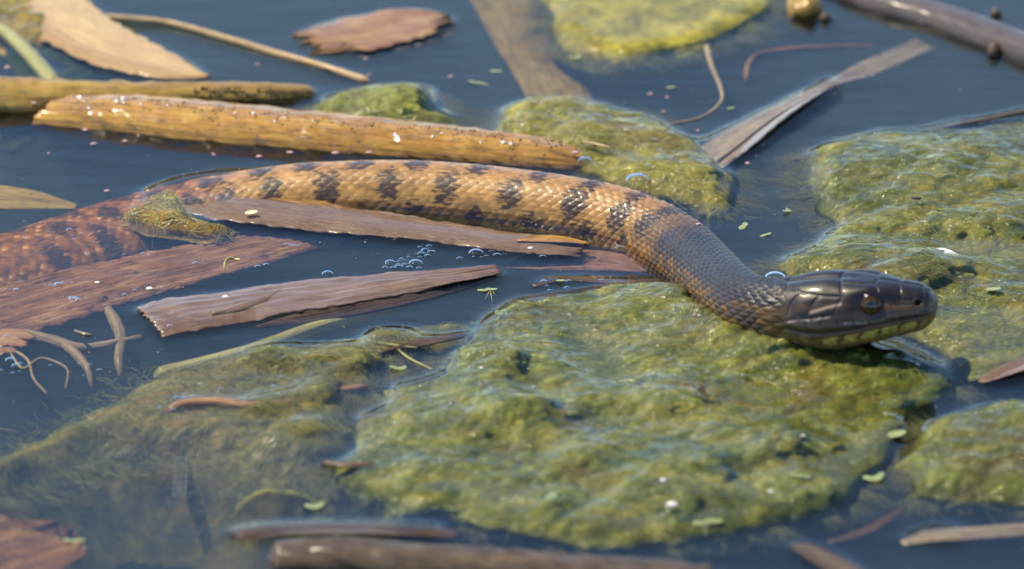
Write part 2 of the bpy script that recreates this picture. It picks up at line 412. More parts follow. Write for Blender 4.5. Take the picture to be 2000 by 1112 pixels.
# ------------------------------------------------------------------ reeds, leaves, stems
def frames(P, tilt=0.0):
    T = np.gradient(P, axis=0); T /= np.linalg.norm(T, axis=1)[:, None] + 1e-9
    Z = np.array([0, 0, 1.0])
    S = np.cross(T, Z); S /= np.linalg.norm(S, axis=1)[:, None] + 1e-9      # to the right of travel
    U = np.cross(S, T)
    tl = np.asarray(tilt, float)
    if tl.ndim == 0: tl = np.full(len(P), float(tl))
    c, s = np.cos(tl)[:, None], np.sin(tl)[:, None]
    return T, S * c - U * s, U * c + S * s
def strip(name, pts, mat, thick=0.7, camber=0.0, tilt=0.0, ridges=0.15, nridge=9, rag=0.0, edge_rag=0.0, step=1.0, na=25, seed=0,
          label=None, cat=None, group=None, parent=None, men=False, wave=0.0, rag_ends=(1, 1), round_=0.0):
    """a flat blade; pts = (px, py, z_mm, half_width_mm[, tilt])"""
    P = atl(pts); w = np.array([p[3] for p in pts], float)
    tl = np.array([p[4] if len(p) > 4 else tilt for p in pts], float)
    D = catmull(np.column_stack([P, w, tl]), 20)
    D, S, _ = resample(D, step)
    P = D[:, :3]; w = np.maximum(D[:, 3], 0.05); T, Sd, U = frames(P, D[:, 4])
    a = np.linspace(-1, 1, na)
    n = len(P)
    A = np.broadcast_to(a, (n, na)); SS = np.broadcast_to(S[:, None], (n, na))
    wl = w[:, None] * (1 + edge_rag * fbm(SS / 3.0, np.sign(A) * 7.3 + 0 * A, 3, seed + 2) * (np.abs(A) > 0.6))
    across = A * wl
    top = camber * (1 - A ** 2) + ridges * np.cos(A * nridge * math.pi) * (0.6 + 0.4 * np.sin(SS / 9 + A * 3)) + 0.25 * ridges * perlin(A * 20, SS / 6, seed)
    if wave: top = top + wave * fbm(SS / 14, A * 1.2, 2, seed + 5)
    th = thick * (0.25 + 0.75 * np.sqrt(np.clip(1 - np.abs(A) ** (6 if not round_ else 2), 0, 1)))
    along = np.zeros((n, na))
    if rag:
        j = rag * (fbm(A * 11 + 3.1, 0 * A + seed, 3, seed + 8))
        L_ = S[-1]
        if rag_ends[0]: along += j * (1 - sst(0, 10, SS))
        if rag_ends[1]: along += -np.abs(j) * 1.4 * sst(L_ - 10, L_, SS)
    def place(h):
        return P[:, None] + across[..., None] * Sd[:, None] + h[..., None] * U[:, None] + along[..., None] * T[:, None]
    Vt = place(top + th * 0.5); Vb = place(top - th * 0.5)[:, ::-1]
    V = np.concatenate([Vt, Vb], 1)           # ring of 2*na points
    uv = np.stack([np.concatenate([across, across[:, ::-1]], 1), np.concatenate([SS + seed * 37, SS + seed * 37], 1), np.full((n, 2 * na), seed * 1.7)], -1)
    nc = 2 * na
    F = grid_faces(n, nc, True)[:, ::-1]
    c0 = np.stack([np.arange(na - 1), np.arange(1, na), nc - 2 - np.arange(na - 1), nc - 1 - np.arange(na - 1)], 1)
    caps = [c0, (c0 + (n - 1) * nc)[:, ::-1]]
    o = mesh_obj(name, V.reshape(-1, 3), [F] + caps, mat, parent=parent, uv=uv.reshape(-1, 3), men=men)
    if label: tag(o, label, cat, group)
    return o
def rod(name, pts, mat, flat=1.0, lump=0.06, step=1.0, na=24, seed=0, label=None, cat=None, group=None, parent=None, men=False,
        rag=0.0, groove=0.0, ngroove=14, diag=0.0, blunt=2.0):
    """a stem of elliptical section; pts = (px, py, z_mm, radius_mm)"""
    P = atl(pts); w = np.array([p[3] for p in pts], float)
    D = catmull(np.column_stack([P, w]), 20)
    D, S, _ = resample(D, step)
    P = D[:, :3]; w = np.maximum(D[:, 3], 0.03); T, Sd, U = frames(P)
    n = len(P); th = np.linspace(0, 2 * math.pi, na, endpoint=False)
    TH = np.broadcast_to(th, (n, na)); SS = np.broadcast_to(S[:, None], (n, na))
    endf = np.sqrt(np.clip(np.minimum(S, S[-1] - S) / blunt, 0.05, 1))[:, None] if blunt else 1
    r = w[:, None] * (1 + lump * fbm(np.cos(TH) * 1.5 + SS / 7, np.sin(TH) * 1.5 + seed, 3, seed)) * endf + groove * np.cos(TH * ngroove)
    V = P[:, None] + (r * np.sin(TH))[..., None] * Sd[:, None] + (r * np.cos(TH) * flat)[..., None] * U[:, None]
    if rag:
        j = rag * fbm(TH * 2.0, 0 * TH + seed, 3, seed + 3) * (1 - sst(0, 8, SS)); V = V + j[..., None] * T[:, None]
    if diag: V = V - (diag * np.sin(TH) * (1 - sst(0, 14, SS)))[..., None] * T[:, None]
    uv = np.stack([TH * w.mean(), SS + seed * 31, np.full((n, na), seed * 1.3)], -1)
    F = grid_faces(n, na, True)
    c0 = np.stack([np.zeros(na - 2, int), np.arange(1, na - 1), np.arange(2, na)], 1)
    o = mesh_obj(name, V.reshape(-1, 3), [F, c0[:, ::-1], c0 + (n - 1) * na], mat, parent=parent, uv=uv.reshape(-1, 3), men=men)
    if label: tag(o, label, cat, group)
    return o

M_ORANGE = leaf_mat('reed_orange', (0.11, 0.038, 0.003), (0.40, 0.185, 0.011), (0.58, 0.33, 0.035), (0.06, 0.035, 0.01), 0.8, 0.4, 0.7, coat_rough=0.12)
M_TAN = leaf_mat('reed_tan', (0.29, 0.165, 0.065), (0.47, 0.30, 0.125), (0.58, 0.42, 0.19), (0.25, 0.13, 0.08), 0.3, 0.5, 0.3)
M_STRAW = leaf_mat('reed_straw', (0.12, 0.055, 0.006), (0.36, 0.20, 0.022), (0.52, 0.35, 0.06), (0.08, 0.06, 0.03), 0.6, 0.5, 0.5)
M_DROWN = leaf_mat('reed_drowned', (0.14, 0.09, 0.022), (0.33, 0.23, 0.06), (0.46, 0.36, 0.13), (0.06, 0.05, 0.02), 0.7, 0.6, 0.0, spec=0.05)
M_PINK = leaf_mat('reed_pink', (0.085, 0.045, 0.022), (0.19, 0.11, 0.065), (0.30, 0.20, 0.12), (0.10, 0.04, 0.02), 0.45, 0.4, 0.8, con=0.12)
M_RED = leaf_mat('reed_red', (0.085, 0.036, 0.022), (0.24, 0.115, 0.062), (0.46, 0.28, 0.14), (0.035, 0.018, 0.014), 0.95, 0.6, 0.0, spec=0.05)
M_FRAG = leaf_mat('reed_fragment', (0.18, 0.065, 0.035), (0.32, 0.16, 0.065), (0.42, 0.27, 0.115), (0.10, 0.03, 0.025), 0.45, 0.5, 0.4)
M_GREY = leaf_mat('reed_grey', (0.03, 0.022, 0.022), (0.065, 0.046, 0.045), (0.11, 0.08, 0.075), (0.02, 0.015, 0.012), 0.5, 0.5, 0.45)
M_PALE = leaf_mat('reed_pale', (0.16, 0.12, 0.08), (0.30, 0.24, 0.17), (0.44, 0.37, 0.27), (0.07, 0.05, 0.03), 0.6, 0.35, 0.9)
M_DARK = leaf_mat('reed_dark', (0.028, 0.015, 0.008), (0.075, 0.042, 0.018), (0.14, 0.085, 0.038), (0.012, 0.008, 0.005), 0.5, 0.5, 0.35)
M_WEED = leaf_mat('pondweed', (0.012, 0.022, 0.004), (0.025, 0.042, 0.006), (0.05, 0.075, 0.012), (0.01, 0.015, 0.004), 0.4, 0.6, 0.0, spec=0.05)
M_STEM = leaf_mat('stem_green', (0.20, 0.19, 0.05), (0.36, 0.34, 0.10), (0.46, 0.44, 0.2), (0.1, 0.09, 0.03), 0.3, 0.5, 0.4)
M_ROOT = leaf_mat('root', (0.16, 0.11, 0.06), (0.28, 0.21, 0.12), (0.38, 0.30, 0.19), (0.08, 0.05, 0.03), 0.4, 0.6, 0.2)

# far side first
REED2 = rod('reed', [(-60, 196, 0.2, 8.2), (60, 197, 0.4, 7.8), (200, 194, 0.5, 6.0), (350, 190, 0.3, 4.9), (480, 187, 0.2, 4.6), (560, 187, -0.2, 4.0), (618, 184, -0.4, 2.6)],
    M_STRAW, flat=0.8, lump=0.22, groove=0.06, seed=2, men=True, label='mossy golden straw-coloured reed stem lying behind the orange reed at left', cat='reed')
REED = rod('reed', [(112, 226, -0.6, 8.0), (220, 233, -0.4, 10.4), (400, 250, -0.2, 11.0), (600, 268, -0.2, 10.6), (800, 286, -0.4, 10.2), (1000, 304, -0.8, 8.8), (1100, 315, -1.0, 7.2), (1160, 322, -1.4, 3.6)],
    M_ORANGE, flat=0.60, lump=0.12, groove=0.10, ngroove=22, seed=4, na=64, rag=5, men=True, blunt=0.8, diag=6,
    label='thick orange wet reed stem with glinting droplets along its top', cat='reed')
strip('dead_leaf', [(10, -70, 1.0, 10), (75, 0, 1.2, 11.5), (150, 58, 1.2, 10.5), (240, 104, 1.0, 9.5), (320, 132, 0.7, 7), (370, 146, 0.4, 3.6), (408, 153, 0.1, 0.5)],
      M_TAN, thick=0.8, camber=0.8, ridges=0.12, nridge=14, edge_rag=0.14, seed=5, men=True, na=41, tilt=0.12,
      label='broad tan dead leaf with ragged lower edge at top left', cat='leaf')
rod('dry_straw', [(150, 30, 1.6, 0.9), (240, 36, 1.6, 0.9), (330, 45, 1.4, 0.9), (430, 72, 1.2, 1.0), (540, 105, 1.0, 1.1), (640, 134, 0.6, 1.15), (722, 160, 0.2, 1.1)],
    M_TAN, lump=0.25, step=0.8, na=10, seed=6, men=True, label='thin pale stalk running down to the right from the tan leaf', cat='stalk')
strip('reed_fragment', [(618, 82, 0.4, 9.5), (690, 70, 0.8, 12), (760, 54, 0.9, 12), (820, 42, 0.8, 10.5), (880, 36, 0.5, 5.0)],
      M_FRAG, thick=0.8, camber=0.6, ridges=0.18, nridge=10, rag=16, edge_rag=0.2, seed=7, men=True, na=41, label='torn reddish tan reed scrap with frayed ends near the top', cat='reed scrap')
strip('reed_splinter', [(700, 108, -1.2, 2.2), (770, 92, -0.8, 3.2), (840, 76, -0.8, 2.4), (890, 62, -1.2, 0.6)], M_ROOT, thick=0.6, ridges=0.1, rag=4, seed=8,
      label='dull splinter drifting below the torn reed scrap', cat='reed scrap')
strip('dead_reed_leaf', [(945, -120, -12.0, 11), (985, -20, -12, 11), (1030, 70, -11.5, 10.5), (1072, 150, -11, 9.5), (1110, 230, -11.0, 8.5)], M_DROWN, thick=1.0, camber=0.6, ridges=0.2,
      nridge=8, seed=9, step=2, label='wide drowned reed blade slanting down from the top edge', cat='reed')
rod('root_fibre', [(1380, 88, 0.0, 1.0), (1390, 130, -0.3, 0.8), (1407, 170, -0.3, 0.7), (1408, 200, -0.3, 0.6), (1370, 230, -0.2, 0.5), (1300, 245, 0, 0.4)], M_ROOT, na=8, lump=0.2,
    seed=10, men=False, label='thin pale root curling down from the yellow algae patch', cat='root')
rod('root_fibre', [(1455, 158, -3, 0.7), (1464, 122, -2.6, 0.8), (1500, 102, -2.2, 0.8), (1600, 93, -2.2, 0.7), (1710, 91, -3, 0.5)], M_RED, na=8, lump=0.2, seed=11,
    label='reddish hooked root under the water at upper right', cat='root')
curl = strip('curled_leaf', [(1370, 322, -0.6, 7.0, -0.10), (1430, 278, 1.0, 7.2, -0.15), (1500, 230, 1.8, 5.4, -0.2), (1570, 190, 1.6, 3.4, -0.2), (1620, 165, 0.2, 1.9, 0.0),
      (1700, 132, -2.0, 3.6, 0.2), (1810, 84, -5, 3.4, 0.2)], M_PALE, thick=0.6, camber=-0.5, ridges=0.14, nridge=7, seed=12, men=True, edge_rag=0.06,
      label='pale twisted leaf blade rising out of the water at upper right', cat='leaf')
strip('folded_edge', [(1400, 330, -0.9, 1.8, 1.0), (1450, 300, -0.4, 2.6, 1.0), (1520, 250, -0.2, 3.2, 1.0), (1580, 215, -0.6, 3.2, 1.0), (1640, 180, -1.6, 2.6, 0.9)],
      M_DARK, thick=0.6, ridges=0.08, seed=13, parent=curl)
rod('reed', [(1560, -60, 0.2, 5.2), (1690, -2, 0.4, 5.6), (1850, 44, 0.6, 6.0), (2010, 104, 0.6, 6.4), (2120, 146, 0.6, 6.6)], M_GREY, flat=0.75, lump=0.06, groove=0.05, ngroove=18, seed=14,
    na=40, step=1.5, men=True, label='thick purple-grey reed stem crossing the top right corner', cat='reed')
for k, (bx, by, r, lb) in enumerate([(1885, 32, 2.2, 'brown nub on the far side of the purple-grey stem'), (1946, 28, 2.0, 'dark nub in the water behind the purple-grey stem'),
                         (1942, 102, 3.0, 'brown wet knob on the near side of the purple-grey stem'), (1612, 36, 1.8, 'tan knob beside the mossy stub at the top')]):
    rod('seed_knob', [(bx - 11, by, 0.4, r * .7), (bx, by - 1, 1.0, r), (bx + 12, by + 2, 0.4, r * .6)], M_DARK, na=12, lump=0.3, step=.6, seed=60 + k, men=True, label=lb, cat='plant debris')
stub = rod('cut_reed', [(1566, -70, 9, 4.2), (1570, -20, 3, 4.2), (1574, 22, 0.6, 4.6), (1580, 44, -1.5, 3.8)], M_STRAW, lump=0.3, seed=15, men=True, label='mossy cut reed stub at the top edge, right of the yellow algae', cat='reed')
strip('dead_leaf', [(1840, 250, 0.1, 1.0, -0.3), (1900, 238, 1.0, 1.6, -0.3), (2000, 216, 1.6, 2.2, -0.3), (2080, 200, 1.8, 2.4, -0.3)], M_DARK, thick=0.6, seed=16, men=True, ridges=0.08, label='thin dark leaf edge at the right side above the green algae', cat='leaf')
# lower left stems and weeds
rod('water_plant', [(-40, 35, -0.5, 1.9), (20, 72, 0, 2.0), (70, 122, 0.2, 2.2), (108, 168, -0.6, 2.3)], M_STEM, na=14, seed=17, men=True, label='short yellow-green stem slanting down to the straw reed at left', cat='stem')
for k, (pl, lb) in enumerate([([(70, 70, -2, 3), (120, 98, -2.5, 6), (170, 125, -3, 5), (200, 130, -3, 1)], 'dark green pondweed leaf under the tan leaf'),
                 ([(30, 90, -3, 3), (50, 120, -3, 5), (80, 160, -3, 5), (90, 180, -4, 2)], 'dark green pondweed leaf left of the yellow-green stem'),
                 ([(190, 128, -3, 1), (160, 140, -3, 4), (120, 158, -3, 3.5), (90, 172, -4, 1)], 'dark green pondweed leaf right of the yellow-green stem'),
                 ([(-20, 226, -5, 4), (26, 240, -6, 5), (40, 268, -7, 5), (14, 300, -9, 2)], 'olive pondweed leaf below the straw reed at the left edge')]):
    strip('pondweed', pl, M_WEED, thick=0.4, camber=0.8, ridges=0.08, seed=20 + k, wave=1.0, label=lb, cat='pondweed')
strip('dead_reed_leaf', [(-60, 382, -2.2, 8), (0, 386, -2.0, 8), (70, 392, -2.4, 6), (150, 405, -4, 1.5)], M_DROWN, thick=0.7, ridges=0.1, seed=25, label='drowned pale blade tip at the left edge above the snake', cat='leaf')
# the leaf laid over the snake, the drowned red blade, the brown reed piece
strip('dead_reed_leaf', [(300, 384, -0.9, 3.5, 0.0), (370, 388, -0.3, 6.5), (450, 402, 0.2, 8.8), (560, 416, 0.4, 8.6), (700, 434, 0.5, 7.4), (850, 452, 0.5, 6.2), (980, 470, 0.4, 5.6), (1080, 482, 0.0, 5.0), (1142, 490, -0.6, 4.2)],
      M_PINK, thick=0.4, camber=0.35, ridges=0.10, nridge=9, rag=6, rag_ends=(0, 1), edge_rag=0.14, wave=0.7, seed=30, men=True, tilt=0.06, na=41,
      label='long pinkish reed blade lying along the near side of the snake', cat='reed')
strip('amber_sliver', [(468, 378, 0.9, 0.6), (520, 380, 1.3, 2.6), (580, 388, 1.3, 3.0), (640, 402, 1.1, 1.6), (668, 409, 1.0, 0.3)], M_ORANGE, thick=0.3, ridges=0.05, seed=31, men=False,
      label='amber leaf sliver between the snake and the pinkish blade', cat='leaf')
strip('dead_reed_leaf', [(1010, 470, 1.2, 0.5), (1050, 466, 1.3, 2.2), (1100, 468, 1.2, 2.0), (1150, 476, 0.9, 0.4)], M_ORANGE, thick=0.3, ridges=0.05, seed=32,
      label='small orange leaf shard at the right tip of the pinkish blade', cat='leaf')
strip('dead_reed_leaf', [(-120, 640, -5.4, 15), (0, 612, -5.0, 15), (150, 570, -4.6, 14), (350, 520, -4.4, 12), (550, 475, -4.6, 9), (660, 458, -5, 6), (710, 452, -5.6, 2)],
      M_RED, thick=1.0, camber=1.0, ridges=0.25, nridge=9, rag=14, edge_rag=0.15, seed=33, step=1.2, na=49, label='drowned reddish brown reed blade below the snake at left', cat='reed')
frag = strip('reed_piece', [(290, 628, 0.5, 9.2), (380, 610, 0.9, 9.4), (500, 592, 1.2, 9.0), (640, 572, 1.5, 8.2), (800, 550, 1.7, 5.8), (900, 538, 1.6, 3.8), (972, 528, 1.2, 2.6)],
      M_PINK, thick=0.6, camber=0.7, ridges=0.10, nridge=6, rag=2.2, edge_rag=0.12, wave=0.8, seed=34, men=True, tilt=0.05, na=41, rag_ends=(1, 1),
      label='broken flat reed piece with cut left end floating in front of the snake', cat='reed')
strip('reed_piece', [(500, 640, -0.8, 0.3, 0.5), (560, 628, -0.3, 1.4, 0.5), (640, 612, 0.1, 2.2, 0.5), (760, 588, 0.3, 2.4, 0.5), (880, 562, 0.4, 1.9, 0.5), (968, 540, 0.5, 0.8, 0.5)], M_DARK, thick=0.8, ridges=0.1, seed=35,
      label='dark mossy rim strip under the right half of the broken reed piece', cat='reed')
strip('leaf_flap', [(415, 618, 1.3, 0.3, 0.0), (460, 604, 1.5, 1.7, 0.0), (510, 588, 1.7, 1.6, 0.0), (548, 572, 1.7, 0.3, 0.0)], M_PINK, thick=0.5, camber=0.7, ridges=0.04, seed=36, parent=frag)
rod('reed', [(300, 735, -6, 2.0), (480, 690, -3.5, 2.0), (620, 640, -2.4, 1.8), (760, 604, -2.0, 1.4), (860, 580, -2.2, 0.8)], M_STEM, na=12, seed=37, label='drowned olive stem under the broken reed piece', cat='stem')
# roots at left
for k, (pl, lb) in enumerate([([(30, 655, -2.5, 2.2), (90, 665, -3, 1.8), (160, 682, -4, 1.6), (230, 672, -5, 1.4), (280, 660, -7, 1.2)], 'forked brown root drifting at the left, horizontal branch'),
                 ([(205, 595, -5, 1.0), (225, 630, -5, 1.6), (236, 660, -5, 1.6), (232, 700, -6, 1.2), (236, 740, -9, .8)], 'brown root hanging down beside the broken reed piece'),
                 ([(120, 670, -3, 1.1), (150, 695, -3.4, 1.3), (170, 720, -4, .9), (180, 760, -7, .5)], 'short brown root branch at the left'),
                 ([(30, 685, 0, .35), (55, 705, -.2, .35), (66, 740, -.4, .3), (92, 770, -.5, .3)], 'hair-thin pale root curling near the left edge'),
                 ([(20, 690, 0, .3), (45, 720, 0, .3), (80, 700, -.2, .3), (130, 720, -.3, .25), (128, 760, -.5, .2)], 'hair-thin looping root near the left edge')]):
    rod('root_fibre', pl, M_ROOT, na=8, lump=0.25, step=.8, seed=40 + k, label=lb, cat='root')
strip('plant_scrap', [(-30, 672, -1.0, 6), (20, 668, -0.6, 8), (56, 676, -1.0, 5)], M_FRAG, thick=0.5, rag=6, seed=46, wave=.6, label='small tan leaf scrap at the left edge below the red blade', cat='leaf')
# drowned stem with a bright rim, beaded strands
rod('reed', [(322, 806, -1.4, 1.2), (360, 792, -0.7, 1.5), (420, 788, -0.55, 1.5), (480, 795, -0.9, 1.5), (560, 790, -1.2, 1.4), (640, 770, -1.6, 1.3), (720, 755, -2, 1.0)], M_FRAG, na=12, seed=47, men=True,
    label='drowned stem that just lifts the water into a bright ridge, left foreground', cat='stem')
eg = empty('egg_string', at(350, 890, -4))
M_EGG = simple_mat('egg_jelly', (0.15, 0.155, 0.13), 0.3, 0.6)
for k, dx in enumerate((-9, -2, 5, 13)):
    pts = []
    for q in range(27):
        f = q / 26
        pts.append((344 + dx + 10 * math.sin(f * 2.2) - 4 * f, 822 + 150 * f, -5 - 5.0 * f, 0.42 if q % 2 else 0.22))
    rod('strand', pts, M_EGG, na=8, lump=0.05, step=0.6, seed=48 + k, parent=eg)
tag(eg, 'pale beaded egg strands hanging down in the murky left foreground', 'egg string')
# foreground
strip('dark_leaf', [(462, 1046, 0.1, 3.2, -.15), (560, 1036, 0.5, 4.4, -.15), (700, 1034, 0.6, 4.6, -.15), (800, 1038, 0.2, 3.6, -.15), (900, 1046, -1.2, 2.4)], M_DARK, thick=0.8, ridges=0.1, seed=52, men=True, rag=6, edge_rag=.1,
      label='dark red-brown leaf at the bottom, above the thick brown stem', cat='leaf')
rod('reed', [(525, 1092, -0.4, 4.8), (600, 1090, 0.2, 5.8), (760, 1100, 0.3, 6.2), (1000, 1118, 0.2, 6.4), (1300, 1142, 0.0, 6.6), (1400, 1150, 0, 6.6)], M_DARK, flat=0.75, groove=0.09, ngroove=16, lump=.22, seed=53, na=36, men=True,
    label='thick brown reed stem along the bottom edge', cat='reed')
rod('reed', [(1545, 1066, -0.2, 1.2), (1580, 1080, 0.2, 2.6), (1640, 1112, 0.4, 3.4), (1700, 1150, 0.2, 3.6)], M_DARK, flat=.7, lump=.1, seed=54, men=True, na=20, label='short dark reed end at the bottom, right of the middle', cat='reed')
strip('dead_leaf', [(1762, 1062, -0.2, 1.2), (1820, 1048, -0.1, 3.0), (1900, 1042, -0.8, 3.4), (2060, 1030, -3, 3)], M_PALE, thick=0.6, ridges=.1, seed=55, men=True, edge_rag=.15, label='pinkish brown leaf half awash in the lower right water', cat='leaf')
strip('dead_leaf', [(1618, 1060, -1, .8), (1680, 1042, -.6, 1.6), (1740, 1010, -.8, 1.2), (1765, 990, -1.4, .5)], M_DARK, thick=0.5, ridges=.05, seed=56, label='thin dark drowned twig in the lower right water', cat='twig')
strip('dead_leaf', [(1915, 748, -.2, 1.2, -.2), (1950, 730, .8, 3.6, -.2), (2010, 708, 1.2, 5, -.2), (2080, 690, 1.2, 5, -.2)], M_PINK, thick=0.6, ridges=.1, seed=57, men=True, label='brownish leaf tip at the right edge above the lower right algae', cat='leaf')
strip('dead_leaf', [(-80, 1085, -9, 17), (0, 1065, -8.5, 19), (70, 1050, -8.5, 17), (130, 1030, -9, 5)], M_RED, thick=0.8, ridges=.3, nridge=14, rag=10, edge_rag=.2, seed=58, wave=1.2, na=49, label='broad drowned pinkish leaf in the lower left corner', cat='leaf')
strip('plant_scrap', [(630, 903, .8, .8), (680, 908, 1.4, 1.6), (730, 908, 1.4, .8)], M_DARK, thick=.5, seed=59, men=True, label='dark curved leaf scrap on the left rim of the big algae mat', cat='leaf')
strip('plant_scrap', [(740, 690, -.1, .5), (790, 676, .3, 1.2), (860, 664, .4, 2), (905, 655, .1, .8)], M_DARK, thick=.6, seed=61, men=True, wave=.6, label='dark debris sliver below the right end of the broken reed piece', cat='leaf')
strip('plant_scrap', [(1040, 560, -.3, .8), (1100, 546, .3, 1.4), (1160, 548, .3, 1.4), (1230, 552, 0, 1.2), (1290, 548, -.3, .6)], M_DARK, thick=.6, seed=62, men=True, label='dark thin leaf at the far rim of the big algae mat, under the neck', cat='leaf')
strip('dead_reed_leaf', [(985, 522, -4.5, 0.8), (1040, 512, -3.8, 5), (1120, 508, -3.2, 7), (1200, 512, -3, 6), (1290, 525, -4, 3)], M_RED, thick=.6, seed=63, label='drowned brown blade left of the snake\'s neck', cat='leaf')
strip('straw', [(770, 676, .1, .35), (800, 700, .2, .35), (845, 722, 0, .2)], M_STEM, thick=.25, na=7, seed=64, ridges=0, label='fine straw left of the big algae mat, slanting down', cat='straw')
strip('straw', [(718, 664, .3, .3), (760, 672, .5, .5), (815, 680, .3, .2)], M_STEM, thick=.25, na=7, seed=65, ridges=0, label='yellow-green grass bit under the dark debris sliver', cat='straw')
strip('straw', [(1138, 276, 4.2, .3), (1165, 281, 4.6, .6), (1196, 289, 4.6, .2)], M_TAN, thick=.3, na=7, seed=66, ridges=0, label='tiny straw lying on the yellow-green algae clump', cat='straw')

# ------------------------------------------------------------------ the snake
CT = [(-560, 760, -26, 7.0), (-380, 690, -20, 9.4), (-200, 620, -14, 11.4), (-40, 562, -12.6, 12.2), (100, 518, -11.8, 12.4), (250, 470, -10.6, 12.4), (400, 432, -8.4, 12.2), (520, 414, -6.4, 12),
      (640, 404, -4.6, 11.8), (800, 400, -3.2, 11.6), (950, 409, -2.6, 11.4), (1080, 424, -2.2, 11.1), (1190, 442, -2.0, 10.6), (1270, 467, -1.8, 10.1), (1330, 500, -0.6, 9.4), (1375, 536, 1.6, 8.7), (1415, 572, 4.4, 8.2),
      (1465, 602, 7.0, 8.0), (1520, 612, 8.6, 8.2), (1560, 611, 9.6, 8.4), (1640, 606, 11.6, 8.4), (1720, 601, 13.2, 8.4), (1800, 597, 14.4, 8.4), (1832, 596, 14.8, 8.4)]
NTH = 248
def build_snake():
    Pc = atl(CT)
    Dn = catmull(np.column_stack([Pc, [c[3] for c in CT], [c[0] for c in CT]]), 30)
    # arc length of control points
    seg = np.concatenate([[0], np.cumsum(np.linalg.norm(np.diff(Dn[:, :3], axis=0), axis=1))])
    s_ctl = seg[::30][:len(CT)]
    Lt = seg[-1]
    s_head0 = s_ctl[18]                                    # back of the jaw
    HL = Lt - s_head0
    S = np.concatenate([np.arange(0, s_ctl[11], 0.42), np.arange(s_ctl[11], s_head0 - 4, 0.30), np.arange(s_head0 - 4, Lt - 2.0, 0.20), Lt - 2.0 * (1 - np.sin(np.linspace(0, math.pi / 2, 16))) ])
    S = np.unique(np.round(S, 4))
    D = np.stack([np.interp(S, seg, Dn[:, k]) for k in range(5)], 1)
    # smooth the axis a little
    for k in range(3):
        a = D[:, k].copy(); kk = np.ones(9) / 9
        a[4:-4] = np.convolve(a, kk, 'valid'); D[:, k] = a
    P = D[:, :3]; T, Sd, U = frames(P)
    n = len(S)
    th = np.linspace(-math.pi, math.pi, NTH, endpoint=False)
    TH = np.broadcast_to(th, (n, NTH)).copy(); SS = np.broadcast_to(S[:, None], (n, NTH))
    h = np.clip((S - s_head0) / HL, -2, 1)
    # cross-section keys along the head
    hk = [-0.25, 0, .1, .22, .36, .5, .62, .75, .86, .94, 1.0]
    wk = [8.1, 8.7, 9.9, 11.0, 11.3, 10.6, 9.6, 8.2, 7.0, 6.2, 5.6]
    tk = [8.0, 8.1, 8.6, 9.0, 9.0, 8.6, 8.0, 6.9, 5.8, 5.1, 4.6]
    bk = [8.0, 8.2, 8.8, 9.2, 9.0, 8.4, 7.7, 6.8, 6.0, 5.4, 4.8]
    inh = sst(-0.25, 0.02, h)
    w = np.where(h < -0.25, D[:, 3], np.interp(h, hk, wk)) ; w = D[:, 3] * (1 - inh) + w * inh
    tp = D[:, 3] * (1 - inh) + np.interp(h, hk, tk) * inh
    bt = D[:, 3] * (1 - inh) + np.interp(h, hk, bk) * inh
    tipk = np.where(h > 0.88, np.sqrt(np.clip(1 - ((h - 0.88) / 0.12) ** 2, 0, 1)) ** 0.9, 1.0)
    tipk = np.maximum(tipk, 0.02)
    w, tp, bt = w * tipk, tp * tipk, bt * tipk
    tailk = np.clip(S / 40, 0.02, 1)
    w, tp, bt = w * tailk, tp * tailk, bt * tailk
    flt = 1 - sst(s_ctl[5], s_ctl[8], S)
    w = w * (1 + .38 * flt); tp = tp * (1 - .22 * flt); bt = bt * (1 - .22 * flt)
    ex = 2.0 + 0.22 * inh
    sn, cs = np.sin(TH), np.cos(TH)
    e = (2.0 / ex)[:, None]
    lx = np.sign(sn) * np.abs(sn) ** e * w[:, None]
    lz = np.where(cs > 0, np.abs(cs) ** e * tp[:, None], -np.abs(cs) ** e * bt[:, None])
    # a thin ridge along the spine of the neck is flattened: slight trapezoid on the head top
    H = np.broadcast_to(h[:, None], (n, NTH)); AD = np.abs(np.degrees(TH))
    HM = H * HL                                            # mm along head
    RW = np.broadcast_to(((w + tp) / 2)[:, None], (n, NTH))
    # ---------------- scales
    dth = 2 * math.pi / 46; Lsc = 3.5
    # scales get smaller on the neck
    usc = np.interp(S, [0, s_ctl[11], s_ctl[17], Lt], [0, s_ctl[11] / 3.3, s_ctl[11] / 3.3 + (s_ctl[17] - s_ctl[11]) / 3.0, s_ctl[11] / 3.3 + (s_ctl[17] - s_ctl[11]) / 3.0 + (Lt - s_ctl[17]) / 2.8])
    u = np.broadcast_to(usc[:, None], (n, NTH)); v = TH / dth
    u = u + 0.05 * perlin(SS / 6, TH * 3, 3); v = v + 0.07 * perlin(SS / 5 + 40, TH * 3, 4)
    best = np.full(u.shape, 9.0); bi = np.zeros(u.shape); bj = np.zeros(u.shape); bdu = np.zeros(u.shape); bdv = np.zeros(u.shape)
    for dj in (-1, 0, 1):
        j = np.round(v) + dj; off = 0.5 * (np.mod(j, 2)); i = np.round(u - off) + off
        du = u - i; dv = v - j
        dd = (np.abs(2 * du) ** 1.5 + np.abs(dv) ** 1.5) ** (1 / 1.5)
        mk = dd < best
        best = np.where(mk, dd, best); bi = np.where(mk, i, bi); bj = np.where(mk, j, bj); bdu = np.where(mk, du, bdu); bdv = np.where(mk, dv, bdv)
    jit = rand2(np.round(bi * 2), bj, 5); jit2 = rand2(np.round(bi * 2), bj, 9)
    body_f = 1 - sst(0.02, 0.16, H)
    belly = sst(118, 132, AD)
    nkf = np.broadcast_to(sst(s_ctl[10], s_ctl[14], S)[:, None], u.shape)
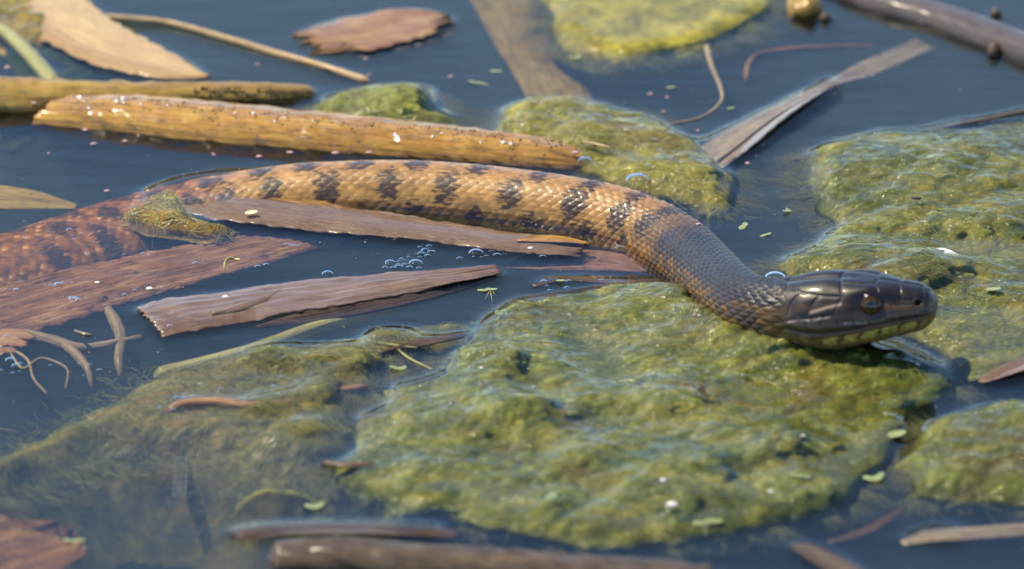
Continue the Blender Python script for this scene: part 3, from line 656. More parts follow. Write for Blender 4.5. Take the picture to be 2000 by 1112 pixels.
    hs = (0.11 + .20 * nkf) * np.sqrt(np.clip((1.05 - best) * 1.8, 0, 1)) - (0.10 + .22 * nkf) * bdu + (.05 + .11 * nkf) * np.exp(-(bdv / 0.18) ** 2) * sst(.95, .6, best) + 0.04 * (jit - .5)
    ventral = 0.25 * np.abs(np.mod(u * 1.0, 1) - 0.5)
    disp = body_f * ((1 - belly) * hs * 0.95 + belly * ventral)
    # ---------------- head relief
    def gb(hc, tc, sh, st): return np.exp(-0.5 * (((H - hc) / sh) ** 2 + ((AD - tc) / st) ** 2))
    inhf = sst(0.0, 0.1, H)
    disp = disp + 0.95 * gb(.60, 36, .085, 11) - 0.9 * gb(.625, 60, .06, 11) + 0.55 * gb(.52, 66, .04, 14) * 0.6
    disp = disp + 0.5 * gb(.22, 95, .12, 22) + 0.55 * gb(.33, 20, .12, 16) - 0.45 * gb(.3, 0, .15, 5) - 0.4 * gb(.78, 52, .06, 12)
    def seg_d(pl):
        d = np.full(H.shape, 99.0)
        for (h0, t0), (h1, t1) in zip(pl[:-1], pl[1:]):
            ax = (H - h0) * HL; ay = (AD - t0) * (math.pi / 180) * 8.6
            ex_, ey_ = (h1 - h0) * HL, (t1 - t0) * (math.pi / 180) * 8.6
            t = np.clip((ax * ex_ + ay * ey_) / (ex_ ** 2 + ey_ ** 2 + 1e-9), 0, 1)
            d = np.minimum(d, np.hypot(ax - t * ex_, ay - t * ey_))
        return d
    grooves = [[(.10, 0), (.43, 0)], [(.43, 0), (.455, 20), (.47, 44)], [(.455, 20), (.56, 21), (.645, 15), (.66, 0)], [(.645, 15), (.665, 32), (.67, 50)], [(.66, 0), (.955, 0)],
               [(.785, 0), (.79, 26), (.80, 48)], [(.47, 44), (.38, 42), (.25, 36), (.12, 20), (.10, 0)], [(.47, 44), (.44, 60), (.42, 72)], [(.34, 41), (.30, 58), (.27, 72)],
               [(.22, 34), (.17, 50), (.15, 70)], [(.12, 20), (.06, 40), (.05, 64)], [(.42, 72), (.27, 76), (.1, 80)], [(.67, 50), (.74, 60), (.76, 82)], [(.80, 48), (.86, 50), (.88, 82)],
               [(.74, 60), (.86, 62)], [(.93, 0), (.94, 40), (.93, 80)]]
    for q in range(8):
        hq = .26 + q * .088
        grooves.append([(hq, 84), (hq + .012, 92)])
    gd = np.full(H.shape, 99.0)
    for g in grooves: gd = np.minimum(gd, seg_d(g))
    disp = disp + inhf * (0.12 * (1 - np.exp(-gd / 1.0)) - 0.17 * np.exp(-(gd / 0.24) ** 2))
    thm = np.interp(H, [0, .12, .3, .5, .7, .88, 1.0], [86, 89, 97, 97.5, 93, 92, 95])
    md = (AD - thm) * (math.pi / 180) * 8.4
    mouth = sst(.10, .16, H)
    disp = disp - mouth * 0.55 * np.exp(-(md / 0.36) ** 2) + mouth * 0.3 * np.exp(-((md + 1.1) / 0.6) ** 2)
    nost = np.hypot((H - .895) * HL, (AD - 58) * (math.pi / 180) * 6.2)
    disp = disp - 1.3 * np.exp(-(nost / 0.75) ** 2) + 0.25 * np.exp(-((nost - 1.0) / 0.4) ** 2)
    for q in range(6):
        hq = .34 + q * .115
        disp = disp - 0.06 * np.exp(-(((H - hq) * HL) / 0.3) ** 2) * sst(1.6, 2.4, md) * (1 - sst(5.2, 6.2, md))
    disp = disp * np.minimum(1, (w / 3.0))[:, None]
    nx = np.sin(TH); nz = np.cos(TH)
    lx = lx + nx * disp; lz = lz + nz * disp
    V = P[:, None] + lx[..., None] * Sd[:, None] + lz[..., None] * U[:, None]
    # ---------------- colours
    X_of = lambda px: np.interp(px, [c[0] for c in CT], s_ctl)
    usc_of = lambda s: np.interp(s, S, usc)
    sC = np.interp(bi, usc, S); tC = np.degrees(bj * dth); tCa = np.abs(tC)
    sV = 0.6 * sC + 0.4 * SS + 0.7 * perlin(SS / 4, TH * 14, 51); tV = 0.6 * tCa + 0.4 * AD + 3.0 * perlin(SS / 3, TH * 6, 52)
    bl = np.full(u.shape, -9.0)
    def blot(px, t0, a, b):
        s0 = X_of(px)
        return 1 - ((sV - s0) / a) ** 2 - ((tV - t0) / b) ** 2
    for px in (120, 220, 320, 420, 520, 610, 710, 820, 940, 1055, 1155, 1240, 1300): bl = np.maximum(bl, blot(px, 0, 3.0, 17))
    for px in (70, 170, 270, 370, 450, 540, 650, 770, 885, 1015, 1145, 1245, 1300, 1345): bl = np.maximum(bl, blot(px, 40, 3.0 + (px > 1100) * .8, 27))
    for px in (20, 120, 220, 330, 430, 600, 720, 830, 950, 1065, 1185, 1275): bl = np.maximum(bl, blot(px, 82, 2.6, 17))
    darkm = np.clip(sst(-0.45, 0.40, bl + (jit - 0.5) * 0.7 + 1.3 * perlin(SS / 2.8, TH * 22, 57)) + 0.6 * sst(0.25, .6, fbm(SS / 3.5, TH * 20, 2, 58)) * (1 - sst(60, 110, AD)), 0, 1)
    sn_x = (S - X_of(1190)) / (X_of(1370) - X_of(1190))
    neck = np.broadcast_to(sst(0, 1, sn_x)[:, None], u.shape)
    tan = np.array([0.44, 0.225, 0.058]); tan2 = np.array([0.52, 0.335, 0.12]); dark = np.array([0.035, 0.022, 0.020])
    lite = np.clip(0.25 + 0.75 * jit2, 0, 1)[..., None]
    tipf = (np.exp(-(bdv / 0.35) ** 2) * sst(0.2, -0.35, bdu))[..., None]
    base = tan * (0.84 + 0.26 * jit[..., None]) * (1 - 0.4 * tipf) + tan2 * 0.4 * tipf
    base = base * (0.72 + 0.28 * sst(1.05, 0.7, best))[..., None]
    # rusty tone towards the back
    rust = (1 - sst(18, 60, AD))[..., None]
    base = base * (1 - 0.22 * rust) + np.array([0.30, 0.14, 0.05]) * 0.22 * rust
    strk = fbm(SS / 5.0, TH * 16, 3, 55)[..., None]
    base = base * (1 + 0.35 * strk)
    mott = sst(0.05, 0.4, fbm(SS / 6, TH * 2.2, 3, 77))[..., None]
    base = base * (1 - 0.25 * mott)
    lf = (1 - sst(X_of(330), X_of(520), S))[:, None, None]
    base = base * (1 - lf) + lf * base * np.array([.66, .50, .42]) * (1 + .9 * fbm(SS / 2.6, TH * 5, 3, 59)[..., None]) + lf * np.array([.50, .31, .12]) * tipf * ((jit2 > .45) * jit)[..., None]
    # neck: dark slate back, rusty freckled sides
    nk_top = np.array([0.020, 0.014, 0.010]) * (0.75 + 0.5 * jit[..., None])
    nk_side = np.array([0.16, 0.095, 0.06]) * (0.6 + 0.8 * jit2[..., None])
    fr = (rand2(np.round(bi * 2), bj, 31) > 0.45) & (tCa > 62)
    nk_low = np.where(fr[..., None], np.array([0.15, 0.075, 0.018]), np.array([0.065, 0.042, 0.030]))
    nk = nk_top * (1 - sst(48, 70, tCa))[..., None] + nk_low * sst(48, 70, tCa)[..., None]
    yl = sst(100, 122, AD)[..., None]
    nk = nk * (1 - yl) + np.array([0.20, 0.155, 0.06]) * (0.5 + 0.8 * jit[..., None]) * yl
    body = base * (1 - neck[..., None]) + nk * neck[..., None]
    dk = np.where(neck[..., None] > .5, np.array([0.028, 0.022, 0.024]), dark)
    body = body * (1 - darkm[..., None] * 0.94) + dk * darkm[..., None] * 0.94
    body = body * (1 - belly[..., None] * (1 - neck[..., None])) + np.array([0.5, 0.4, 0.2]) * (belly * (1 - neck))[..., None]
    # head
    nz_ = fbm(HM / 2.2, AD / 9, 3, 91)[..., None]; nf_ = fbm(HM / 0.9, AD / 4, 3, 93)[..., None]
    top = np.array([0.013, 0.009, 0.006]) * (1 + 0.6 * nz_ + 0.25 * nf_)
    side = np.array([0.068, 0.040, 0.016]) * (1 + 0.7 * nz_)
    hd = top * (1 - sst(48, 64, AD))[..., None] + side * sst(48, 64, AD)[..., None]
    def band(pl, wid): return np.exp(-(seg_d(pl) / wid) ** 2)[..., None]
    def over(c, col, f): return c * (1 - f) + np.array(col) * f
    lip = ((1 - sst(0.2, 0.9, np.abs(md + 1.9) - 1.1)) * mouth)[..., None]
    hd = over(hd, [0.058, 0.041, 0.030], lip * 0.8)
    hd = over(hd, [0.014, 0.009, 0.006], band([(.57, 63), (.42, 69), (.2, 74)], 1.2) * .95)
    hd = over(hd, [0.45, 0.34, 0.25], band([(.46, 56), (.38, 61), (.30, 67)], 0.34) * .85)
    hd = over(hd, [0.45, 0.36, 0.30], (band([(.16, 80), (.22, 76), (.29, 79), (.40, 75)], 0.27) + .7 * band([(.48, 86), (.60, 89), (.72, 88)], .2)) * (.55 + .45 * np.clip(nf_ * 3, -1, 1)))  # pale cheek line; the lower line paints in the wet shine along the mouth
    hd = over(hd, [0.14, 0.07, 0.025], band([(.70, 60), (.78, 72), (.9, 76)], 0.9) * .5)
    hd = over(hd, [0.05, 0.025, 0.012], band([(.57, 60), (.60, 76), (.68, 74), (.70, 56), (.64, 46)], 0.7) * .8)
    lo = (sst(-0.1, 0.3, md) * mouth)[..., None]
    hd = over(hd, [0.105, 0.052, 0.026], lo)
    barp = np.abs(np.mod((H + .014 * nf_[..., 0] + .034 * nz_[..., 0] + .009 * md - .34) / .115 + .5, 1) - .5) * .115 * HL
    yel = (sst(0.9, 1.6, md) * (1 - sst(3.0, 5.6, md + 2.2 * nz_[..., 0])) * sst(.26, .36, H) * (1 - .7 * sst(.84, .97, H)))[..., None]
    hd = over(hd, [0.52, 0.41, 0.095], yel * np.clip(.8 + .7 * nf_ + .5 * nz_, 0, 1) * (1 - 0.7 * (1 - sst(.3, .75, barp))[..., None]) * 0.95)
    hd = over(hd, [0.06, 0.04, 0.02], yel * (1 - sst(.3, .75, barp))[..., None] * (1 - sst(2.6, 3.6, md))[..., None] * .75)
    thr = sst(3.6, 5.4, md)[..., None] * mouth[..., None]
    hd = over(hd, [0.30, 0.24, 0.09], thr * (.55 + .45 * np.clip(nz_ * 2, -1, 1)))
    # neck-jaw mottles
    cheek = ((1 - sst(.2, .42, H)) * sst(86, 98, AD))[..., None]
    hd = over(hd, [0.25, 0.19, 0.06], cheek * np.clip(0.45 + 1.4 * nz_, 0, 1) * .8)
    hd = over(hd, [0.10, 0.045, 0.018], cheek * np.clip(-1.6 * nz_, 0, 1) * .8)
    hd = over(hd, [0.10, 0.05, 0.02], (sst(.9, .97, H) * sst(70, 85, AD))[..., None] * .6)
    hd = over(hd, [0.006, 0.004, 0.004], np.exp(-(nost / 0.75) ** 2)[..., None])
    hd = over(hd, [0.02, 0.014, 0.012], np.exp(-(gd / 0.2) ** 2)[..., None] * .5)
    hd = over(hd, [0.02, 0.012, 0.01], np.exp(-(md / 0.22) ** 2)[..., None] * mouth[..., None] * .9)
    hf = sst(-0.03, 0.13, H)[..., None]
    col = np.clip(body * (1 - hf) + hd * hf, 0.003, 0.9)
    m, nt, out = nt_new('snake_skin')
    a = nt.nodes.new('ShaderNodeAttribute'); a.attribute_name = 'Col'
    tc = nt.nodes.new('ShaderNodeTexCoord')
    nn = noise(nt, tc.outputs['Object'], 2600, 3, .6)
    n2 = noise(nt, tc.outputs['Object'], 320, 4, .6)
    c_ = mixc(nt, 1.0, a.outputs['Color'], ramp(nt, n2, [(.3, (.78, .78, .8)), (.7, (1.15, 1.12, 1.08))]), 'MULTIPLY')
    principled(nt, out, c_, ramp(nt, n2, [(.3, (.30,) * 3), (.7, (.46,) * 3)]), bump(nt, nn, 0.00015, 0.5), 0.35, 0.10, 0.3)
    root = empty('water_snake', at(1000, 404, -15))
    V2 = V.reshape(-1, 3)
    F = grid_faces(n, NTH, True)[:, ::-1]
    c0 = np.stack([np.zeros(NTH - 2, int), np.arange(1, NTH - 1), np.arange(2, NTH)], 1)
    mesh_obj('body', V2, [F, c0, (c0 + (n - 1) * NTH)[:, ::-1]], m, parent=root, col=col.reshape(-1, 3))
    MEN.append(V2[(V2[:, 2] < 2.2) | (np.repeat(S, NTH) < s_ctl[13])])
    tag(root, 'brown banded water snake with raised dark head, swimming to the right', 'snake')
    # ---------------- eyes
    me_, nte, oe = nt_new('snake_eye')
    tc = nte.nodes.new('ShaderNodeTexCoord')
    sep = nte.nodes.new('ShaderNodeSeparateXYZ'); L(nte, tc.outputs['Object'], sep.inputs[0])
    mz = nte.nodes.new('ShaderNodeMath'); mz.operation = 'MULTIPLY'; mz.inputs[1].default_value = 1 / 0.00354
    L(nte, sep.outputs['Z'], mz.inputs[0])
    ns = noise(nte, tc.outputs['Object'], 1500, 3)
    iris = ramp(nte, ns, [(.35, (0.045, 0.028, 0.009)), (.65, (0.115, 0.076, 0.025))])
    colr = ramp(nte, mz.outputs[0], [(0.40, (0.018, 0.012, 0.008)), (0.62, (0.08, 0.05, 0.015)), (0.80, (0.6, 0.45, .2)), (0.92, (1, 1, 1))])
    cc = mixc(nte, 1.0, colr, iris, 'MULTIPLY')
    principled(nte, oe, cc, 0.2, None, 0.55, 0.03, 0.2)
    mp = simple_mat('snake_pupil', (0.004, 0.004, 0.004), 0.05, 1.0, 0.0)
    ih = int(np.argmin(np.abs(h - .625)))
    for sgn in (1, -1):
        t_e = R_(59) * sgn
        k = int(np.argmin(np.abs(th - t_e)))
        surf = V[ih, k]
        nrm = math.sin(t_e) * Sd[ih] * 1.0 + math.cos(t_e) * U[ih] * 0.38 + T[ih] * 0.16
        nrm /= np.linalg.norm(nrm)
        cen = surf - nrm * 1.75
        eo = sphere_obj('eye', cen, 3.5, me_, root, nrm)
        sphere_cap('pupil', eo, 3.5, mp)
    return V2
def sphere_mesh(name, r, nu=32, nv=24, zmin=-1.0):
    ph = np.linspace(0, math.acos(zmin), nv); t = np.linspace(0, 2 * math.pi, nu, endpoint=False)
    V = np.stack([np.outer(np.sin(ph), np.cos(t)), np.outer(np.sin(ph), np.sin(t)), np.outer(np.cos(ph), np.ones(nu))], -1).reshape(-1, 3) * r
    return make_mesh(name, V * MM, [grid_faces(nv, nu, True)[:, ::-1] if False else grid_faces(nv, nu, True)])
def sphere_obj(name, cen, r, mat, parent, axis):
    me = sphere_mesh(name, r)
    o = link(name, me, mat, parent)
    o.location = tuple((np.asarray(cen) - np.array(parent.location) / MM) * MM)
    o.rotation_euler = Vector(axis).to_track_quat('Z', 'Y').to_euler()
    return o
def sphere_cap(name, eye, r, mat):
    me = sphere_mesh(name, r * 1.012, 24, 6, math.cos(0.33))
    return link(name, me, mat, eye)
SNAKE_V = build_snake()

# ------------------------------------------------------------------ bubbles
m, nt, out = nt_new('bubble_film')
fr = nt.nodes.new('ShaderNodeFresnel'); fr.inputs['IOR'].default_value = 1.13
gl = nt.nodes.new('ShaderNodeBsdfGlossy'); gl.inputs['Roughness'].default_value = 0.10
tr = nt.nodes.new('ShaderNodeBsdfTransparent'); tr.inputs['Color'].default_value = (0.97, 0.97, 0.97, 1)
mx = nt.nodes.new('ShaderNodeMixShader')
L(nt, fr.outputs[0], mx.inputs[0]); L(nt, tr.outputs[0], mx.inputs[1]); L(nt, gl.outputs[0], mx.inputs[2]); L(nt, mx.outputs[0], out.inputs['Surface'])
M_BUB = m
dome = sphere_mesh('bubble', 1.0, 24, 12, -0.25)
dome.materials.append(M_BUB)
BUBPTS = []
def bubble(px, py, r, label, group, z=0.0):
    p = at(px, py, z)
    o = bpy.data.objects.new('bubble', dome); C.objects.link(o)
    o.location = tuple(p * MM); o.scale = (r, r, r * 0.6)
    tag(o, label, 'bubble', group)
    BUBPTS.append((p[0], p[1], r))
    return o
def cluster(spots, label, group, z=0.0):
    for (x, y, r) in spots: bubble(x, y, r, label, group, z)
def scatter_line(p0, p1, n, r0, r1, spread, seed):
    q = random.Random(seed); out_ = []
    for i in range(n):
        f = q.random()
        out_.append((p0[0] + (p1[0] - p0[0]) * f + q.gauss(0, spread), p0[1] + (p1[1] - p0[1]) * f + q.gauss(0, spread * .4), q.uniform(r0, r1)))
    return out_
big = [(640, 536, 1.9, 'single bubble above the middle of the broken reed piece', 0), (812, 516, 2.4, 'largest bubble in the foam chain right of the pinkish blade', 0), (762, 514, 1.7, 'bubble at the lower left end of the foam chain', 0),
       (930, 496, 2.6, 'largest bubble of the foam under the pinkish blade tip', 0), (971, 500, 1.5, 'round bubble at the right of the foam under the blade tip', 0), (958, 484, 1.6, 'bubble at the top of the foam under the blade tip', 0),
       (898, 506, 1.1, 'lone small bubble left of the foam under the blade tip', 0), (1060, 503, 1.3, 'lone bubble below the orange leaf shard', 0), (1246, 354, 4.2, 'largest thin-walled bubble on the yellow-green algae behind the snake', 1.0),
       (1514, 545, 3.6, 'wide flat bubble in the bend behind the snake\'s neck', 2.0), (1143, 316, 2.6, 'bubble at the right tip of the orange reed stem', 2.0), (888, 560, 2.3, 'bubble under the right end of the broken reed piece', .3),
       (1210, 487, 2.0, 'bubble against the snake\'s near flank beside the neck', 0.5), (1122, 452, 1.8, 'largest bubble at the waterline on the snake\'s flank', 0.0), (115, 556, 1.2, 'bubble over the red blade at far left', 0), (135, 450, 1.0, 'bubble above the snake at far left', 0),
       (382, 515, 1.1, 'bubble over the right half of the drowned red blade', 0), (503, 522, 1.1, 'bubble beside the curved duckweed root', 0), (520, 518, 1.0, 'bubble right of the curved duckweed root', 0), (20, 705, 1.6, 'bubble among the pale roots at left edge', 0),
       (30, 716, 1.3, 'lower bubble among the pale roots at left edge', 0), (332, 638, 1.0, 'bubble on the left end of the broken reed piece', 1.4), (12, 658, 1.0, 'bubble at the left edge above the tan leaf scrap', 0), (1340, 460, 1.0, 'tiny bubble on the back of the snake\'s neck', 9)]
for x, y, r, lb, z in big: bubble(x, y, r * .8, lb, 'larger single bubbles', z)
cluster([(765, 462, 1.0), (780, 460, 1.1), (792, 459, 1.0), (806, 461, 1.1), (818, 465, .9), (772, 470, .8), (833, 466, .9), (845, 470, .6), (758, 466, .6)] + scatter_line((758, 464), (845, 470), 12, .3, .5, 5, 1),
        'tiny bubble in the row under the pinkish blade', 'bubbles in the row under the pinkish blade')
cluster([(838, 483, 1.0), (830, 490, 1.1), (842, 494, 1.1), (822, 497, 1.0), (835, 501, .9), (820, 484, .7), (800, 524, 1.0), (790, 519, .9), (778, 523, 1.2), (768, 525, .9), (752, 524, .9), (818, 525, .8), (756, 517, .6)] + scatter_line((745, 526), (845, 486), 22, .3, .6, 7, 2),
        'small bubble in the foam chain right of the pinkish blade', 'bubbles of the foam chain')
cluster([(945, 482, 1.0), (970, 486, 1.0), (980, 490, .9), (988, 480, .9), (978, 476, .8), (992, 472, .7), (950, 502, .8), (940, 504, .6), (925, 503, .6), (985, 497, .6), (963, 493, .8), (1000, 470, .6), (1008, 466, .6)] + scatter_line((920, 500), (1012, 466), 24, .3, .55, 6, 3),
        'small bubble in the foam under the pinkish blade tip', 'bubbles of the foam under the blade tip')
cluster(scatter_line((1008, 420), (1065, 446), 18, .4, .8, 6, 4) + scatter_line((1060, 440), (1128, 455), 24, .4, .9, 6, 5), 'small bubble along the waterline of the snake\'s flank', 'bubbles along the snake\'s flank', 0.4)
cluster(scatter_line((660, 590), (970, 545), 14, .4, .9, 5, 6) + [(862, 560, 1.0), (870, 566, .9), (875, 555, .7), (850, 566, .6), (908, 551, .8), (915, 556, .6)], 'small bubble along the dark underside of the broken reed piece', 'bubbles along the broken reed piece', 0.2)
cluster(scatter_line((90, 558), (130, 552), 7, .4, .8, 6, 7) + scatter_line((140, 583), (165, 588), 8, .4, .8, 5, 8) + scatter_line((20, 566), (46, 566), 5, .4, .7, 4, 9) + scatter_line((190, 590), (300, 560), 8, .3, .7, 9, 10),
        'small bubble on the water over the drowned red blade', 'bubbles over the drowned red blade')
cluster(scatter_line((60, 440), (250, 500), 16, .3, .7, 22, 11), 'small bubble on the water over the drowned left part of the snake', 'bubbles over the drowned snake')
cluster([(560, 478, .7), (568, 480, .7), (575, 481, .7), (582, 482, .6), (616, 432, .6), (635, 434, .6)], 'small bubble at the right end of the drowned red blade', 'bubbles at the red blade tip')
cluster(scatter_line((330, 790), (700, 690), 24, .3, .8, 40, 12) + scatter_line((0, 720), (200, 730), 8, .3, .7, 20, 13), 'tiny bubble on the murky water at left', 'bubbles on the murky water')
cluster(scatter_line((1040, 560), (1290, 545), 8, .5, 1.1, 12, 14), 'small bubble at the far rim of the big algae mat', 'bubbles at the algae rim', 0.3)
qb = random.Random(21)
for mi, cnt, lb, gr in ((0, 46, 'tiny bubble caught in the wet film of the big algae mat', 'bubbles caught in the big algae mat'), (1, 30, 'tiny bubble caught in the wet film of the algae behind the head', 'bubbles caught in the algae behind the head'), (3, 16, 'tiny bubble caught in the yellow-green algae beyond the snake', 'bubbles caught in the algae beyond the snake')):
    mt_ = MATS[mi]; k_ = 0
    while k_ < cnt:
        jy, jx = qb.randrange(len(mt_['Y'])), qb.randrange(len(mt_['X']))
        if mt_['Z'][jy, jx] < -.3: continue
        P_ = np.array([mt_['X'][jx], mt_['Y'][jy], mt_['Z'][jy, jx]]); ux, uy = proj(P_)
        if not (5 < ux < 1995 and 5 < uy < 1107): continue
        bubble(float(ux), float(uy), qb.uniform(.3, .75), lb, gr, float(P_[2]) + .2); k_ += 1
# droplets on the orange reed
m, nt, out = nt_new('droplet')
fr = nt.nodes.new('ShaderNodeFresnel'); fr.inputs['IOR'].default_value = 1.7
gl = nt.nodes.new('ShaderNodeBsdfGlossy'); gl.inputs['Roughness'].default_value = 0.22
tr = nt.nodes.new('ShaderNodeBsdfTransparent'); tr.inputs['Color'].default_value = (0.95, 0.93, 0.88, 1)
mx = nt.nodes.new('ShaderNodeMixShader')
L(nt, fr.outputs[0], mx.inputs[0]); L(nt, tr.outputs[0], mx.inputs[1]); L(nt, gl.outputs[0], mx.inputs[2]); L(nt, mx.outputs[0], out.inputs['Surface'])
M_DROP = m
drop = sphere_mesh('droplet', 1.0, 12, 7, -0.2); drop.materials.append(M_DROP)
q = random.Random(5)
RE = [v for v in MEN if len(v) == len(REED.data.vertices)][0]      # the orange reed's surface
def drop_on(surf, px, py, r, label, group):
    qx, qy = proj(surf); d = np.hypot(qx - px, qy - py)
    d = np.where(surf[:, 2] > np.percentile(surf[:, 2], 35), d, 1e9)
    p = surf[int(np.argmin(d))]
    o = bpy.data.objects.new('droplet', drop); C.objects.link(o)
    o.location = tuple(p * MM); o.scale = (r, r, r * .8); tag(o, label, 'droplet', group)
for i in range(48):
    x = q.uniform(150, 1000); f = (x - 150) / 850
    drop_on(RE, x, 186 + 88 * f + abs(q.gauss(0, 10)), q.uniform(.3, .7), 'tiny glinting droplet on the upper edge of the orange reed stem', 'droplets on the orange reed')

# dark moss grains along the top of the orange reed, joined
def grains(parent, surf, n, x0, x1, yfun, r0, r1, mat, seed):
    g = np.random.default_rng(seed); base = sphere_mesh('tmp', 1.0, 7, 5)
    co = np.zeros(len(base.vertices) * 3, np.float32); base.vertices.foreach_get('co', co); co = co.reshape(-1, 3) / MM
    F0 = grid_faces(5, 7, True); qx, qy = proj(surf); VV = []; FF = []
    for i in range(n):
        x = g.uniform(x0, x1); y = yfun(x) + abs(g.normal(0, 12)) * (.4 + perlin(np.array(x / 60.), np.array(0.3), 5) ** 2 * 4)
        p = surf[int(np.argmin(np.hypot(qx - x, qy - y) - 4 * (surf[:, 2] > .5)))]
        r = g.uniform(r0, r1); VV.append(co * r * g.uniform(.6, 1.4, 3) + p); FF.append(F0 + i * len(co))
    o = mesh_obj('moss', np.vstack(VV), [np.vstack(FF)], mat, parent=parent); o['kind'] = 'stuff'
M_MOSS = simple_mat('moss', (0.11, 0.075, 0.022), 0.6, 0.3, .6, 500)
grains(REED2, [v for v in MEN if len(v) == len(REED2.data.vertices)][0], 160, 380, 615, lambda x: 172 + (x - 380) * .02, .15, .5, M_MOSS, 4)
grains(REED, RE, 520, 125, 1130, lambda x: 178 + (x - 125) * .098, .12, .36, M_MOSS, 3)
# ------------------------------------------------------------------ duckweed, petals, specks
M_DUCK = simple_mat('duckweed', (0.24, 0.28, 0.10), 0.45, 0.3, 0.35, 700, 0.2)
M_DUCKY = simple_mat('duckweed_pale', (0.72, 0.72, 0.32), 0.4, 0.3, 0.15, 700, 0.2)
M_PETAL = simple_mat('petal', (0.46, 0.29, 0.27), 0.5, 0.2, 0.25, 900, 0.2)
M_WHITE = simple_mat('pale_speck', (0.72, 0.66, 0.6), 0.5, 0.2, 0.15)
M_BLACK = simple_mat('dark_speck', (0.02, 0.016, 0.012), 0.5, 0.3, 0.3)
def frond_mesh(name, lobes, seed, mat):
    V = []; F = []
    for (cx, cy, rx, ry, rot) in lobes:
        n_ = 14; k0 = len(V)
        for ring, (f, z) in enumerate(((0.0, .42), (.55, .36), (.9, .2), (1.0, .02), (.8, -.15))):
            for a_ in range(n_):
                t = 2 * math.pi * a_ / n_
                rr = f * (1 + .08 * math.sin(2 * t + seed))
                x_, y_ = rr * rx * math.cos(t), rr * ry * math.sin(t)
                V.append((cx + x_ * math.cos(rot) - y_ * math.sin(rot), cy + x_ * math.sin(rot) + y_ * math.cos(rot), z * min(rx, ry) * .5 + .08))
        F.append(grid_faces(5, n_, True, k0))
    me = make_mesh(name, np.array(V) * MM, F); me.materials.append(mat); return me
LB = [[(0, 0, 1.9, 1.3, .2), (2.2, .8, 1.4, 1.1, .6)], [(0, 0, 1.8, 1.4, 0), (-1.8, .9, 1.3, 1.0, 2.2), (1.6, 1.0, 1.5, 1.0, .8)], [(0, 0, 2.1, 1.5, .1)], [(0, 0, 1.6, .8, .3), (1.6, -.9, 1.5, .7, -.4), (-1.4, .7, 1.2, .7, 2.6)]]
FR = [frond_mesh('duckweed', l, i, M_DUCK) for i, l in enumerate(LB)]
FRY = frond_mesh('duckweed', LB[2], 3, M_DUCKY)
def frond(me, px, py, s, label, z=0.1, rz=0.0, tilt=(0, 0)):
    o = bpy.data.objects.new('duckweed', me); C.objects.link(o)
    o.location = tuple(at(px, py, z) * MM); s *= .78; o.scale = (s, s * (.8 + .4 * rnd.random()), s * .6); o.rotation_euler = (rnd.uniform(-.2, .2), rnd.uniform(-.2, .2), rz)
    tag(o, label, 'duckweed', 'duckweed fronds')
FRONDS = [(3, 933, 162, 1.3, 'pale duckweed frond drifting in the upper middle, largest of the pair', .1, .4), (0, 965, 139, .8, 'narrow duckweed frond just above the larger upper-middle frond', .1, -.3), (1, 1127, 113, 1.0, 'duckweed frond beside the drowned reed blade at top', .1, .6),
          (2, 1310, 171, .8, 'single duckweed leaf left of the curling pale root', .1, 0), (0, 1425, 212, .6, 'tiny duckweed leaf right of the curling pale root', .1, .3), (1, 1540, 412, .9, 'duckweed frond floating upright in the dark bend, highest of three', .2, 1.2),
          (0, 1450, 444, .9, 'duckweed frond in the bend nearest the snake\'s neck', .1, .7), (0, 1492, 460, .8, 'duckweed frond between its two neighbours in the dark bend', .1, .1), (0, 1545, 511, 1.0, 'duckweed frond against the right algae mat behind the head', .4, .4),
          (1, 780, 720, 1.0, 'duckweed frond left of the big algae mat', .2, .2), (0, 672, 586, .6, 'tiny duckweed leaf under the middle of the broken reed piece', .2, .2), (3, 950, 566, 1.1, 'duckweed frond with hanging roots at the right end of the broken reed piece', .3, .5),
          (0, 975, 611, .9, 'pale duckweed frond at the top left corner of the big algae mat', .6, .3), (2, 628, 719, .4, 'round green speck in the murky water', .1, 0), (1, 148, 1057, 1.3, 'star-shaped duckweed frond at lower left', .1, .3), (1, 617, 990, 1.1, 'duckweed frond above the dark leaf at the bottom', .5, .2),
          (3, 1380, 1020, 1.5, 'bright duckweed frond on the lower edge of the big algae mat', 1.0, .6), (0, 1075, 975, 1.3, 'yellow-green frond in the middle of the lower algae slope', 2.5, 1.0), (2, 1750, 848, 1.5, 'pale frond on the right rim of the big algae mat', 1.2, .2),
          (1, 1710, 935, 1.2, 'green frond in the gap before the lower right mound', .6, .2), (0, 1560, 930, 1.2, 'pale green frond on the lower right of the big algae mat', 3.0, 0), (2, 1940, 565, 1.2, 'bright green bud on the algae right of the snout', 3.5, 0), (0, 1640, 445, .9, 'duckweed frond at the left rim of the right algae mat', .5, 0), (2, 1095, 548, .7, 'yellow leaflet on the dark thin leaf under the neck', 1.0, 0)]
for k, x, y, s, lb, z, rz in FRONDS: frond(FR[k], x, y, s, lb, z, rz)
frond(FRY, 491, 415, 1.05, 'round pale yellow duckweed leaf on the pinkish blade', 1.6, 0)
frond(FRY, 463, 506, .55, 'pale green duckweed leaf on the drowned red blade', .1, -.5)
rod('root_fibre', [(462, 505, .2, .35), (448, 504, .2, .3), (440, 512, 0, .3), (438, 526, -.2, .4)], M_STEM, na=8, step=.4, seed=71, label='curved duckweed root over the drowned red blade', cat='root')
for k, (dx, dy) in enumerate(((-12, 22), (4, 28), (18, 18))):
    rod('root_fibre', [(958, 566, .2, .16), (958 + dx * .5, 566 + dy * .5, -.3, .14), (958 + dx, 566 + dy, -1.5, .1)], M_STEM, na=6, step=.5, seed=72 + k, label='fine rootlet under the duckweed at the reed piece end', cat='root', group='rootlets under the duckweed')
